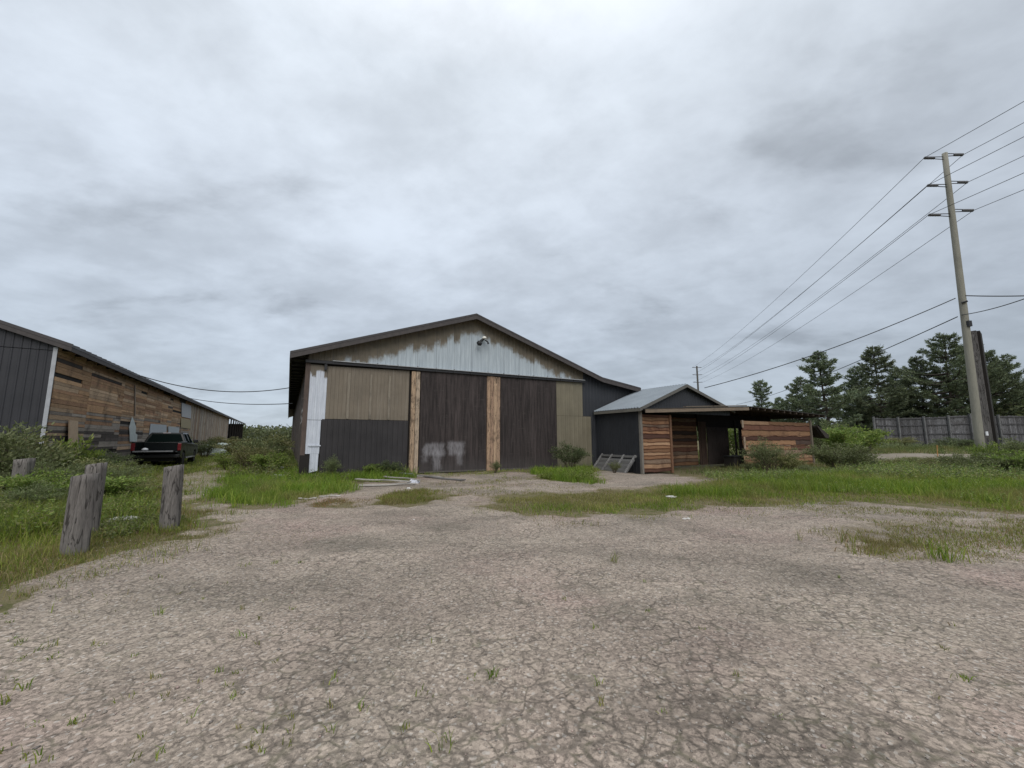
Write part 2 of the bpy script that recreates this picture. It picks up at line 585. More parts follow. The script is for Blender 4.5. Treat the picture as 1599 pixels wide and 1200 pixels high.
def sdist(px, py, poly):
    d = np.full(px.shape, 1e9)
    k = len(poly)
    for i in range(k):
        x1, y1 = poly[i]; x2, y2 = poly[(i + 1) % k]
        ex, ey = x2 - x1, y2 - y1
        t = np.clip(((px - x1) * ex + (py - y1) * ey) / (ex * ex + ey * ey + 1e-9), 0, 1)
        d = np.minimum(d, np.hypot(px - x1 - t * ex, py - y1 - t * ey))
    return np.where(inpoly(px, py, poly), d, -d)


def PX(pts):
    return [G(x, y) for x, y in pts]


V_LEFT = PX([(-60, 955), (30, 925), (95, 895), (160, 868), (230, 852), (290, 832), (335, 815), (330, 800), (300, 788), (262, 768), (246, 748), (205, 738), (150, 716), (-700, 716), (-900, 860)])
V_MIDL = PX([(312, 790), (400, 797), (450, 787), (525, 772), (548, 758), (560, 753), (640, 752), (660, 741), (655, 734), (480, 733), (470, 700), (425, 694), (372, 706), (352, 722), (352, 745), (330, 765)])
V_STRIP = PX([(585, 788), (640, 789), (702, 780), (697, 770), (650, 765), (592, 774)])
V_STRIP2 = PX([(505, 792), (560, 793), (572, 784), (540, 779), (500, 783)])
V_TAN = PX([(832, 749), (838, 739), (875, 734), (930, 733), (935, 752), (948, 757), (900, 755), (868, 752)])
V_RIGHT = PX([(760, 788), (772, 777), (850, 772), (930, 767), (1010, 760), (1085, 753), (1135, 749), (1160, 742), (1270, 738), (1300, 722), (1900, 722), (2600, 760), (2600, 830), (1700, 815), (1560, 803), (1400, 787), (1310, 783), (1230, 795), (1175, 797), (1105, 792), (1045, 802), (960, 807), (850, 802), (800, 795)])
V_SPARSE = PX([(1285, 826), (1340, 814), (1420, 818), (1520, 818), (1620, 812), (1900, 830), (1900, 885), (1600, 876), (1480, 882), (1400, 872), (1335, 862), (1310, 845)])
V_DOOR = PX([(752, 757), (762, 741), (785, 742), (790, 752), (780, 760)])
V_YARD = PX([(925, 700), (925, 690), (3000, 690), (3000, 722), (1300, 722), (1270, 733), (1160, 745), (1090, 750)])
VEG = [V_LEFT, V_MIDL, V_STRIP, V_STRIP2, V_TAN, V_RIGHT, V_YARD]


def vegmask(x, y):
    s = np.full(x.shape, -9.0)
    for p in VEG:
        s = np.maximum(s, sdist(x, y, p))
    sp = sdist(x, y, V_SPARSE) * 0.6 - 0.25
    s = np.maximum(s, np.minimum(sp, 0.02))
    # outside the paved lot everything is soil
    lotd = sdist(x, y, [(-13, -6), (40, -6), (40, 12), (22, 20), (10, 22.5), (-8.2, 17.2), (-13, 12)])
    s = np.maximum(s, np.minimum(-lotd * 0.8, 3))
    nz = 0.9 * (vnoise(x, y, 1.0, 21) - 0.5) + 0.7 * (vnoise(x, y, 3.2, 22) - 0.5)
    return sst((s + nz + 0.75) / 1.5)


def grid(xs, ys):
    X, Y = np.meshgrid(xs, ys)
    ny, nx = X.shape
    i = np.arange(nx * ny).reshape(ny, nx)
    F = np.stack([i[:-1, :-1], i[:-1, 1:], i[1:, 1:], i[1:, :-1]], -1).reshape(-1, 4)
    return X.ravel(), Y.ravel(), F


def lin(a, b, st):
    return np.arange(a, b, st)

xs = np.concatenate([lin(-1200, -200, 100), lin(-200, -60, 10), lin(-60, -22, 1.5), lin(-22, 40, 0.35), lin(40, 90, 1.5), lin(90, 200, 10), lin(200, 1300, 100)])
ys = np.concatenate([lin(-600, -40, 60), lin(-40, -6, 4), lin(-6, 32, 0.35), lin(32, 90, 1.5), lin(90, 200, 10), lin(200, 1600, 100)])
X, Y, F = grid(xs, ys)
gr = np_mesh("ground", np.stack([X, Y, gz(X, Y) + 0.0], 1), [F], SOIL, smooth=True)
tag(gr, "weedy soil ground spreading around the barns to the horizon", "ground", kind="structure")

X, Y, F = grid(lin(-13.5, 36, 0.14), lin(-5.5, 23.5, 0.14))
vg = vegmask(X, Y)
Z = gz(X, Y) + 0.022 - 0.065 * sst((vg - 0.42) / 0.5)
keep = (vg[F].min(1) < 0.995)
lot = np_mesh("paved_lot", np.stack([X, Y, Z], 1), [F[keep]], ASPH, attrs={"veg": vg}, smooth=True)
tag(lot, "pale cracked asphalt lot filling the foreground", "pavement", kind="structure")


def sheet(name, poly, step, mat, label, cat, wob=0.6, lift=0.02):
    p = np.array(poly)
    X, Y, F = grid(lin(p[:, 0].min() - 1, p[:, 0].max() + 1, step), lin(p[:, 1].min() - 1, p[:, 1].max() + 1, step))
    s = sdist(X, Y, poly) + wob * (vnoise(X, Y, 0.9, 8) - 0.5)
    Z = gz(X, Y) + lift - 0.07 * (1 - sst((s + 0.3) / 0.6))
    k = s[F].max(1) > -0.6
    return tag(np_mesh(name, np.stack([X, Y, Z], 1), [F[k]], mat, smooth=True), label, cat, kind="structure")

TRACK = PX([(262, 768), (300, 790), (330, 768), (352, 745), (354, 722), (375, 706), (430, 694), (402, 691), (345, 702), (320, 716), (312, 730), (288, 742), (250, 745)])
sheet("dirt_track", TRACK, 0.35, DIRT, "dirt track running between the two barns past the truck", "track")
ROAD = [G(1306, 717.5), G(1400, 717), G(1500, 717.5), (60, 37), (110, 46), (110, 50), (60, 41), G(1510, 713.5), G(1420, 713), G(1310, 714)]
sheet("gravel_road", ROAD, 0.5, GRAVEL, "pale gravel road crossing in front of the board fence", "road", lift=0.06)


# ------------------------------------------------------------------ grass
GREENS = np.array([(0.130, 0.175, 0.022), (0.170, 0.205, 0.028), (0.100, 0.142, 0.020), (0.230, 0.235, 0.058)])
LUSH = np.array([(0.108, 0.168, 0.018), (0.138, 0.198, 0.022), (0.086, 0.132, 0.018), (0.190, 0.222, 0.034)])
DRYG = np.array([(0.190, 0.175, 0.060), (0.245, 0.205, 0.095), (0.145, 0.150, 0.042), (0.215, 0.150, 0.080), (0.120, 0.135, 0.034)])
DARKG = np.array([(0.080, 0.108, 0.028), (0.100, 0.125, 0.036), (0.062, 0.086, 0.024), (0.135, 0.140, 0.052)])


def blades(x, y, h, wd, pal, lean=0.45, z=None, drift=True):
    k = len(x)
    z = gz(x, y) - 0.01 if z is None else z
    a = rng.uniform(0, 2 * np.pi, k); la = rng.uniform(0, 2 * np.pi, k)
    ln = h * rng.uniform(0.1, lean * 2, k)
    wx, wy = np.cos(a) * wd / 2, np.sin(a) * wd / 2
    lx, ly = np.cos(la) * ln, np.sin(la) * ln
    V = np.empty((k, 5, 3))
    V[:, 0] = np.stack([x - wx, y - wy, z], 1); V[:, 1] = np.stack([x + wx, y + wy, z], 1)
    V[:, 2] = np.stack([x + wx * .8 + lx * .35, y + wy * .8 + ly * .35, z + h * .6], 1)
    V[:, 3] = np.stack([x - wx * .8 + lx * .35, y - wy * .8 + ly * .35, z + h * .6], 1)
    V[:, 4] = np.stack([x + lx, y + ly, z + h * np.sqrt(np.maximum(0.15, 1 - (ln / h) ** 2 * .5))], 1)
    b = np.arange(k) * 5
    Q = np.stack([b, b + 1, b + 2, b + 3], 1); T = np.stack([b + 3, b + 2, b + 4], 1)
    pick = np.minimum((rng.random(k) ** 1.0 * len(pal)).astype(int), len(pal) - 1)
    c = pal[pick] * rng.uniform(0.75, 1.25, (k, 1))
    if drift:
        d = vnoise(x, y, .45, 301) * .6 + vnoise(x, y, 1.7, 302) * .4
        dry = sst((d - .52) / .22)[:, None]
        c = c * (1 - .6 * dry) + np.array([.215, .175, .075]) * rng.uniform(.6, 1.2, (k, 1)) * .6 * dry
        c *= (0.85 + .35 * vnoise(x, y, .9, 303))[:, None]
    return V.reshape(-1, 3), Q, T, np.repeat(c, 5, 0)


class Grass:
    def __init__(s): s.parts = []; s.n = 0

    def add(s, V, Q, T, c):
        s.parts.append((V, Q + s.n, T + s.n, c)); s.n += len(V)

    def fill(s, poly, dens, h, wd, pal, clump=0.45, cs=0.9, seed=1, edge=0.4, lean=0.45, avoid=None, fade=None):
        p = np.array(poly)
        x0, y0 = p.min(0); x1, y1 = p.max(0)
        x0 = max(x0, -34); x1 = min(x1, 62); y0 = max(y0, 1.0); y1 = min(y1, 48)
        k = int((x1 - x0) * (y1 - y0) * dens)
        x = rng.uniform(x0, x1, k); y = rng.uniform(y0, y1, k)
        # skip what the camera can hardly see (behind or far off to the side)
        m = (np.abs(x) < 1.45 * y + 4)
        x, y = x[m], y[m]
        d = sdist(x, y, poly)
        nz = vnoise(x, y, cs, seed) * 0.6 + vnoise(x, y, cs * 3.1, seed + 1) * 0.4
        e = d + (vnoise(x, y, 1.0, seed + 2) - 0.5) * 1.5 + (vnoise(x, y, 3.6, seed + 5) - 0.5) * 0.9
        keep = (e > -0.1) & (rng.random(len(x)) < np.clip(sst((e + 0.1) / max(edge * 1.4, .05)), 0, 1) * np.clip((nz - clump + 0.25) / 0.3, 0.04, 1))
        if avoid is not None: keep &= ~avoid(x, y)
        # thin out with distance: blades get wider there
        far = np.clip(12 / np.maximum(y, 1), 0.22, 1)
        keep &= rng.random(len(x)) < far
        x, y, nz, far = x[keep], y[keep], nz[keep], far[keep]
        hh = h * rng.uniform(0.4, 1.1, len(x)) * (0.40 + 1.15 * np.clip(vnoise(x, y, 1.9, seed + 7) * .6 + nz * .4, 0, 1)) * np.where(rng.random(len(x)) < .03, 1.5, 1.0)
        s.add(*blades(x, y, hh, wd * rng.uniform(.6, 1.2, len(x)) * np.minimum(1.9, far ** -.5), pal, lean))

    def build(s, name, label):
        V = np.concatenate([p[0] for p in s.parts]); Q = np.concatenate([p[1] for p in s.parts])
        T = np.concatenate([p[2] for p in s.parts]); c = np.concatenate([p[3] for p in s.parts])
        return tag(np_mesh(name, V, [Q, T], GRASS, c), label, "grass", kind="stuff")


def in_building(x, y):
    r = np.zeros(x.shape, bool)
    for P, an, u0, u1, v0, v1 in ((A0, ANG, -0.05, 18.8, 0.02, 60), (C0, ANG, 0, 18, 0.0, 4), (B0, ANGL, -16, 0.05, 0, 100)):
        c, s = math.cos(an), math.sin(an)
        u = (x - P[0]) * c + (y - P[1]) * s; v = -(x - P[0]) * s + (y - P[1]) * c
        r |= (u > u0) & (u < u1) & (v > v0) & (v < v1)
    return r


g = Grass()
g.fill(V_RIGHT, 750, 0.11, 0.012, np.concatenate([GREENS, LUSH, DRYG[:3]]), 0.36, 0.7, 31, 1.2, avoid=in_building)
LAWN2 = PX([(1010, 767), (1090, 757), (1165, 748), (1300, 724), (1900, 724), (2400, 770), (1600, 792), (1400, 778), (1290, 775), (1180, 778), (1060, 780)])
g.fill(LAWN2, 620, 0.34, 0.012, LUSH, 0.34, 0.8, 41, 1.0, avoid=in_building)
g.fill(PX([(925, 712), (925, 697), (2600, 697), (2600, 724), (1300, 724), (1160, 748)]), 170, 0.40, 0.018, DARKG, 0.36, 0.6, 45, 1.0, avoid=lambda x, y: in_building(x, y) | (sdist(x, y, ROAD) > -0.2))
g.fill(PX([(790, 798), (880, 806), (1040, 804), (1110, 794), (1050, 786), (930, 786), (830, 790)]), 700, 0.16, 0.010, LUSH, 0.46, 0.9, 51, 0.6)
g.build("lawn_grass", "bright green grass growing right of the barn and before the lean-to")
g = Grass()
g.fill(V_RIGHT, 600, 0.055, 0.012, DRYG, 0.30, 0.9, 61, 0.5, avoid=in_building)
g.fill(V_SPARSE, 1400, 0.085, 0.009, np.concatenate([DRYG, GREENS[:2]]), 0.38, 0.7, 71, 0.4)
g.fill(V_SPARSE, 480, 0.13, 0.009, np.concatenate([DRYG, GREENS]), 0.60, 0.8, 75, 0.5)
g.fill(V_STRIP, 1500, 0.13, 0.010, np.concatenate([DRYG, GREENS]), 0.38, 1.2, 81, 0.4)
g.fill(V_STRIP2, 1500, 0.07, 0.010, np.array([(0.21, 0.10, 0.045), (0.17, 0.12, 0.05), (0.12, 0.12, 0.035)]), 0.40, 1.2, 82, 0.4)
g.fill(PX([(1150, 800), (1290, 790), (1420, 790), (1560, 806), (1640, 815), (1640, 826), (1500, 822), (1330, 816), (1200, 812)]), 900, 0.09, 0.009, np.concatenate([DRYG, GREENS]), 0.50, 0.9, 86, 0.5)
FRONT = PX([(740, 800), (772, 780), (850, 798), (960, 804), (1050, 798), (1110, 790), (1200, 793), (1300, 786), (1320, 800), (1200, 808), (1100, 812), (1000, 822), (900, 826), (800, 815)])
g.fill(FRONT, 900, 0.06, 0.010, DRYG, 0.52, 1.1, 141, 0.7)
g.fill(FRONT, 300, 0.13, 0.009, np.concatenate([DRYG, GREENS]), 0.60, 1.3, 143, 0.7)
g.fill(PX([(400, 800), (470, 783), (560, 770), (720, 756), (760, 760), (700, 800), (560, 815), (440, 870), (380, 880), (330, 850)]), 420, 0.05, 0.009, DRYG, 0.60, 1.0, 147, 0.7)
g.fill(PX([(650, 752), (830, 742), (940, 757), (900, 775), (770, 780), (700, 775)]), 420, 0.09, 0.010, np.concatenate([DRYG, GREENS]), 0.60, 1.2, 149, 0.6)
g.build("dry_grass", "low dry yellowish grass creeping over the edge of the lot")
g = Grass()
g.fill(V_MIDL, 900, 0.36, 0.012, LUSH, 0.26, 0.8, 91, 0.8, avoid=in_building)
g.fill(PX([(318, 789), (400, 796), (455, 786), (530, 772), (548, 760), (480, 752), (400, 765), (340, 775)]), 800, 0.24, 0.011, GREENS, 0.36, 0.8, 92, 0.5, avoid=in_building)
g.fill(V_TAN, 1100, 0.30, 0.012, LUSH, 0.22, 0.8, 93, 0.4, avoid=in_building)
g.fill(V_DOOR, 220, 0.14, 0.010, GREENS, 0.45, 1.2, 94, 0.4)
g.fill(PX([(640, 748), (645, 737), (830, 733), (830, 739), (745, 744)]), 260, 0.12, 0.010, GREENS, 0.50, 1.4, 95, 0.3, avoid=in_building)
g.fill([(-20, 30), (-12, 20), (-9, 18.6), (-11, 26), (-22, 46), (-30, 60)], 260, 0.45, 0.016, DARKG, 0.3, 0.7, 97, 0.8, avoid=in_building)
g.build("barn_grass", "lush tall grass growing along the foot of the big barn")
g = Grass()
LEFT_CORE = PX([(-60, 870), (60, 850), (110, 838), (200, 826), (270, 806), (290, 788), (250, 752), (205, 738), (150, 718), (-700, 718), (-900, 840)])
g.fill(LEFT_CORE, 800, 0.42, 0.010, np.concatenate([LUSH, GREENS, DARKG]), 0.30, 0.7, 101, 0.9, 0.5, avoid=in_building)
g.fill(V_LEFT, 1500, 0.09, 0.008, DRYG, 0.38, 0.8, 111, 0.5)
BAND = PX([(-60, 1015), (60, 965), (150, 905), (250, 878), (360, 832), (345, 806), (290, 800), (230, 830), (100, 850), (-60, 880)])
g.fill(BAND, 1500, 0.075, 0.007, np.concatenate([DRYG, DRYG, GREENS]), 0.42, 1.3, 119, 0.5)
g.fill(BAND, 380, 0.17, 0.007, np.concatenate([DRYG, GREENS]), 0.58, 1.5, 123, 0.4)
g.fill(V_LEFT, 420, 0.20, 0.008, GREENS, 0.50, 0.9, 113, 0.9)
g.fill(PX([(100, 905), (230, 880), (360, 830), (420, 860), (300, 930), (60, 985), (-60, 980), (-60, 940)]), 260, 0.06, 0.007, DRYG, 0.60, 1.1, 115, 0.8)
g.fill(TRACK, 260, 0.11, 0.012, np.concatenate([DRYG, GREENS]), 0.42, 0.8, 117, 0.2, avoid=in_building)
g.fill([(-22, 20), (-15, 17), (-14, 20), (-17, 24), (-26, 40), (-30, 38)], 300, 0.22, 0.014, np.concatenate([GREENS, DARKG]), 0.35, 0.8, 118, 0.3, avoid=in_building)
for bx, by in ((117, 866), (134, 845), (264, 829), (30, 795)):
    cx_, cy_ = G(bx, by)
    ring = [(cx_ + .42 * math.cos(t_), cy_ + .42 * math.sin(t_)) for t_ in np.linspace(0, 6.0, 9)]
    g.fill(ring, 900, .26, .009, np.concatenate([GREENS, LUSH, DRYG]), .20, 1.5, 171 + bx, .2, .5)
g.build("roadside_grass", "tall tangled grass growing around the wooden posts at left")
g = Grass()
# scattered sprigs in the cracks of the lot
k = 900
x = rng.uniform(-9, 16, k); y = rng.uniform(1.8, 14, k)
mk = (vnoise(x, y, 0.6, 131) > 0.66)
x, y = x[mk], y[mk]
x = np.repeat(x, 3) + rng.normal(0, .015, len(x) * 3); y = np.repeat(y, 3) + rng.normal(0, .015, len(y) * 3)
g.add(*blades(x, y, rng.uniform(.008, .026, len(x)), rng.uniform(.003, .006, len(x)), DRYG, 0.7, gz(x, y) + 0.015, False))
g.build("crack_moss", "tiny dry moss sprigs rooted in the cracks of the asphalt")


# ------------------------------------------------------------------ building materials
M_GABLE, n, b = material("gable_sheet_paint")
o = n.obj(); u_, v_, z_ = n.sep(o)
rake = n.math('SUBTRACT', 7.72, n.math('MULTIPLY', n.math('ABSOLUTE', n.math('SUBTRACT', u_, 7.6)), 0.338))
dist = n.math('SUBTRACT', rake, z_)
colm = n.math('FLOOR', n.math('MULTIPLY', u_, 3.0))
wn = n.new('ShaderNodeTexWhiteNoise', noise_dimensions='1D'); n.ln(colm, wn.inputs['W'])
edge = n.math('ADD', n.math('ADD', 0.72, n.math('MULTIPLY', wn.outputs[0], 0.42)), n.math('MULTIPLY', n.math('SUBTRACT', n.noise(n.mapping(o, (2.5, 2.5, 1.6)), 2.0, 4, 0.6), 0.5), 0.7))
tanm = n.rng(n.math('SUBTRACT', edge, dist), -0.16, 0.24)
f1 = n.noise(n.mapping(o, (7, 7, 0.5)), 1.3, 6, 0.7)
blue = n.mix(n.rng(f1, 0.3, 0.75), (0.33, 0.375, 0.41), (0.475, 0.53, 0.56))
tan_ = n.mix(n.rng(n.noise(o, 2.2, 5, .65), 0.3, 0.7), (0.125, 0.108, 0.082), (0.175, 0.145, 0.105))
c = n.mix(tanm, blue, tan_)
sm = n.math('FRACT', n.math('MULTIPLY', u_, 1.0 / 0.91))
c = n.mix(n.rng(sm, 0.0, 0.03, 0.7, 0.0), c, (0.05, 0.055, 0.06))
rust = n.rng(n.noise(n.mapping(o, (3, 3, 0.8)), 2.5, 6, 0.75), 0.64, 0.74, 0.0, 0.22)
c = n.mix(rust, c, (0.14, 0.09, 0.06))
n.put(b.inputs['Base Color'], c); b.inputs['Roughness'].default_value = 0.6; b.inputs['Specular IOR Level'].default_value = 0.3

M_STRIP, n, b = material("white_painted_boards")
o = n.obj(); u_, v_, z_ = n.sep(o)
c = n.mix(n.rng(n.noise(n.mapping(o, (8, 8, 1)), 2, 5, .7), .3, .7), (0.47, 0.50, 0.56), (0.60, 0.63, 0.69))
cw = n.new('ShaderNodeTexWhiteNoise', noise_dimensions='1D'); n.ln(n.math('FLOOR', n.math('MULTIPLY', u_, 6.5)), cw.inputs['W'])
tt = n.rng(n.math('ADD', z_, n.math('ADD', n.math('MULTIPLY', n.noise(o, 4, 4), 0.5), n.math('MULTIPLY', cw.outputs[0], -0.35))), 4.28, 4.40)
c = n.mix(tt, c, (0.15, 0.125, 0.095))
wear = n.rng(n.noise(n.mapping(o, (5, 5, 2)), 3, 6, .75), .60, .72, 0, .6)
c = n.mix(wear, c, (0.22, 0.20, 0.19))
seam = n.math('FRACT', n.math('MULTIPLY', u_, 6.5))
c = n.mix(n.rng(seam, 0.0, 0.07, 0.6, 0.0), c, (0.12, 0.12, 0.13))
n.put(b.inputs['Base Color'], c); b.inputs['Roughness'].default_value = 0.7

def mat_doorsheet(name, patches):
    m, n, b = material(name)
    o = n.obj(); u_, v_, z_ = n.sep(o)
    wn = n.new('ShaderNodeTexWhiteNoise', noise_dimensions='1D'); n.ln(n.math('FLOOR', n.math('MULTIPLY', u_, 2.35)), wn.outputs[0].node.inputs['W'])
    c = n.mix(n.rng(n.noise(n.mapping(o, (6, 6, 0.5)), 1.6, 6, .7), .3, .7), (0.022, 0.0175, 0.0165), (0.058, 0.046, 0.044))
    c = n.mix(1.0, c, n.rng(wn.outputs[0], 0, 1, 0.8, 1.25, False), 'MULTIPLY')
    c = n.mix(n.rng(n.noise(n.mapping(o, (1.2, 1.2, 4)), 2.3, 6, .7), .55, .72, 0, .4), c, (0.085, 0.072, 0.068))
    c = n.mix(n.rng(z_, 0.0, 0.9, .5, 0), c, (0.075, 0.068, 0.066))
    for (a0, a1, b0, b1, k) in patches:
        uu = n.math('ADD', u_, n.math('MULTIPLY', n.math('SUBTRACT', n.noise(o, 4, 5), .5), .45))
        zz = n.math('ADD', z_, n.math('MULTIPLY', n.math('SUBTRACT', n.noise(n.mapping(o, (1, 1, .4), (3, 3, 3)), 6, 4), .5), .25))
        mk = n.boxmask(uu, zz, a0, a1, b0, b1, .11)
        mk = n.math('MULTIPLY', mk, n.rng(n.noise(n.mapping(o, (6, 6, 1.2)), 3, 5, .7), .28, .6, 0.3 * k, k))
        c = n.mix(mk, c, (0.33, 0.32, 0.335))
    n.put(b.inputs['Base Color'], c)
    b.inputs['Roughness'].default_value = 0.7; b.inputs['Specular IOR Level'].default_value = 0.25
    return m

M_DOOR1 = mat_doorsheet("door_sheet_whitewashed", [(5.0, 5.95, 0.80, 1.36, .46), (5.42, 5.75, 0.12, 1.1, .42), (6.15, 6.95, 0.84, 1.42, .52), (6.6, 6.85, .35, 1.0, .35), (4.9, 5.2, .5, 1.2, .3)])
M_DOOR2 = mat_doorsheet("door_sheet_dark", [])
M_TAN = mat_sheet("tan_sheet", (0.170, 0.142, 0.108), .22, .6, .30, (0.34, 0.31, 0.27), dirt_amt=0.15)
M_OLIVE = mat_sheet("olive_sheet", (0.165, 0.145, 0.102), .22, .6, .25, (0.28, 0.26, 0.19), dirt=(0.08, 0.09, 0.05), dirt_amt=0.5)
M_DARK = mat_sheet("dark_brown_sheet", (0.034, 0.031, 0.032), .3, .55, .3, (0.075, 0.07, 0.068), dirt=(0.05, 0.045, 0.04), dirt_amt=.4)
M_EXT = mat_sheet("charcoal_sheet", (0.033, 0.035, 0.040), .2, .5, .25, (0.06, 0.063, 0.07), dirt_amt=.1)
M_LBF = mat_sheet("charcoal_barn_front", (0.036, 0.036, 0.041), .2, .5, .2, (0.058, 0.058, 0.064), dirt_amt=.1)
M_ROOF = mat_sheet("dark_roof_sheet", (0.060, 0.054, 0.054), .25, .5, .3, (0.10, 0.095, 0.095), dirt_amt=0)
M_FASC = mat_plain("fascia_timber", (0.062, 0.054, 0.052), .7, .35, 5)
M_TIN = mat_sheet("galvanised_roof", (0.25, 0.28, 0.305), .16, .42, .3, (0.22, 0.24, 0.25), metallic=.35, dirt_amt=0)
M_TRIM = mat_plain("weathered_metal_trim", (0.36, 0.37, 0.38), .5, .2, 7)
M_IRON = mat_plain("dark_iron", (0.022, 0.022, 0.024), .55, .3, 9)
M_CEDAR = mat_wood("cedar_post_boards", (8, 8, 0.8), 1.0, .6, .8, (0.06, 0.042, 0.032), .8, .5, .7)
M_SIDEV = mat_wood("vertical_boards", (9, 9, 0.7), 1.0, .5, .85, (0.04, 0.035, 0.032), .5)
M_SIDEH = mat_wood("horizontal_boards", (0.7, 0.7, 9), 1.0, .55, .85, (0.03, 0.026, 0.025), .55)
M_SLAB = mat_wood("live_edge_slabs", (0.8, 0.8, 9), 1.0, .6, .75, (0.050, 0.020, 0.014), .6)
M_GREY = mat_wood("grey_weathered_wood", (8, 8, 0.8), 1.0, .85, .9, (0.07, 0.065, 0.06), .55, 1.0, .8)
M_GREYH = mat_wood("grey_weathered_planks", (1, 1, 6), 1.0, .45, .9, (0.07, 0.065, 0.06), .4)
M_WCORN = mat_plain("white_corner_trim", (0.38, 0.39, 0.41), .6, .2, 4)
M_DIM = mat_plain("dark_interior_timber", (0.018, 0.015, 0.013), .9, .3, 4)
M_COL = mat_plain("painted_assorted", (1, 1, 1), .7, .2, 8, use_col=True)


def ribbed(mb, u0, u1, zb, zt, pitch=0.23, d=0.022, v=0.0, col=(1, 1, 1), du=None):
    """corrugated sheet standing in the u-z plane, ribs towards -v; zb / zt are functions of u"""
    prof = []
    k = max(1, int(round((u1 - u0) / pitch)))
    p = (u1 - u0) / k
    for i in range(k):
        a = u0 + i * p
        prof += [(a, 0), (a + p * .62, 0), (a + p * .72, d), (a + p * .90, d)]
    prof.append((u1, 0))
    zbf = zb if callable(zb) else (lambda q: zb)
    ztf = zt if callable(zt) else (lambda q: zt)
    vs = []
    for (a, q) in prof:
        vs.append((a, v - q, zbf(a))); vs.append((a, v - q, ztf(a)))
    mb.add(vs, [(2 * i, 2 * i + 2, 2 * i + 3, 2 * i + 1) for i in range(len(prof) - 1)], col)


# ------------------------------------------------------------------ the big barn
barn = thing("barn", "large barn with patchwork grey and tan metal front and twin dark sliding doors", "barn", (A0[0], A0[1], 0), ANG)
PF = (A0[0] + 0.45 * math.sin(ANG), A0[1] - 0.45 * math.cos(ANG))      # plane of the front roof edge
prof = [on(453, 549, PF, ANG), on(745, 490, PF, ANG), on(942, 590, PF, ANG), on(1001, 606, PF, ANG)]
dz0 = 0.0
eL, pk, kn, eR = [(p[0], p[1]) for p in prof]

def roof_z(u):
    pts = [eL, pk, kn, eR]
    for (a, b) in zip(pts[:-1], pts[1:]):
        if u <= b[0]:
            return a[1] + (b[1] - a[1]) * (u - a[0]) / (b[0] - a[0])
    return eR[1]

LEN = 58.0
mb = MB()
top = [eL, pk, kn, eR]
poly = top + [(p[0], p[1] - 0.10) for p in reversed(top)]
for i in range(3):
    a, b_ = top[i], top[i + 1]
    mb.prism([a, b_, (b_[0], b_[1] - .08), (a[0], a[1] - .08)], 'y', -0.45, LEN)
# standing ribs running down the slope
for i in range(3):
    a, b_ = top[i], top[i + 1]
    y = -0.40
    while y < 22:
        mb.prism([(a[0], a[1] + .002), (b_[0], b_[1] + .002), (b_[0], b_[1] + .026), (a[0], a[1] + .026)], 'y', y, y + .05)
        y += 0.45 if y < 8 else 0.9
roof = mb.build("roof", M_ROOF, barn)
mb = MB()
for i in range(3):
    a, b_ = top[i], top[i + 1]
    mb.prism([(a[0], a[1] - .083), (b_[0], b_[1] - .083), (b_[0], b_[1] - .27), (a[0], a[1] - .27)], 'y', -0.44, -0.40)
mb.box(eL[0], eL[0] + .05, -.40, LEN - .5, eL[1] - .27, eL[1] - .084)
mb.build("fascia", M_FASC, roof)
for v in np.arange(0.35, 34, 1.2):
    mb = MB(); mb.box(eL[0] + .08, -0.05, v, v + .06, eL[1] - .16, eL[1] - .085); mb.build("rafter", M_DIM, roof)

wt = lambda u: roof_z(u) - 0.09
mb = MB()
zr0, zr1 = 4.86, 4.94
rail_z = lambda u: zr0 + (zr1 - zr0) * u / 14.3
us = sorted(set(list(np.arange(0.0, 14.3, .01)[::1])))[:0]
ribbed(mb, 0.0, pk[0], rail_z, wt, .225, .016)
ribbed(mb, pk[0], 14.3, rail_z, wt, .225, .016)
mb.build("gable_panel", M_GABLE, barn)

mb = MB()   # solid carcass behind the cladding: left side wall, back wall and inner lining
mb.box(0.03, 14.25, 0.05, .12, 0.0, 4.9)
mb.build("backing_wall", M_DIM, barn)
mb = MB()
bh = 0.24
v = 0.02
while v < LEN - 1.5:
    wv = random.uniform(.16, .26)
    k = random.uniform(.7, 1.3)
    cc = random.choice([(0.085, .070, .062), (.070, .060, .056), (.11, .09, .075), (.055, .048, .045)])
    mb.box(-0.03 - random.uniform(0, .012), 0.03, v, v + wv - .01, random.uniform(.05, .15), 4.98, tuple(q * k for q in cc))
    v += wv
for i in range(16):
    v = random.uniform(.1, 5); z = random.uniform(2.2, 3.6)
    mb.box(-.047, -.03, v, v + random.uniform(.05, .2), z, z + random.uniform(.05, .25), (.5, .5, .5))
mb.build("side_wall", M_SIDEV, barn)
mb = MB()
mb.box(-0.10, 0.075, -.035, 0.02, 0.9, 4.78, (0.105, .078, .066))
mb.box(-0.10, 0.03, -.03, 0.02, 0.0, 0.9, (0.06, .048, .044))
mb.build("corner_board", M_SIDEV, barn)

mb = MB()
ribbed(mb, 0.08, 0.74, 2.36, 4.66, .15, .006, -.012)
ribbed(mb, 0.08, 0.60, lambda u: 0.98 if u < .25 else .98, 2.345, .15, .006, -.010)
ribbed(mb, 0.26, 0.58, lambda u: 0.22 + .25 * max(0, u - .26), 0.975, .16, .006, -.010)
mb.box(.18, .64, -.05, -.022, 1.28, 1.33)
mb.build("white_panel", M_STRIP, barn)
mb = MB(); mb.box(-.10, .255, -.05, .0, .1, .93); mb.build("hole_shade", M_DIM, barn)  # dark box paints the shade of a hole at the corner foot

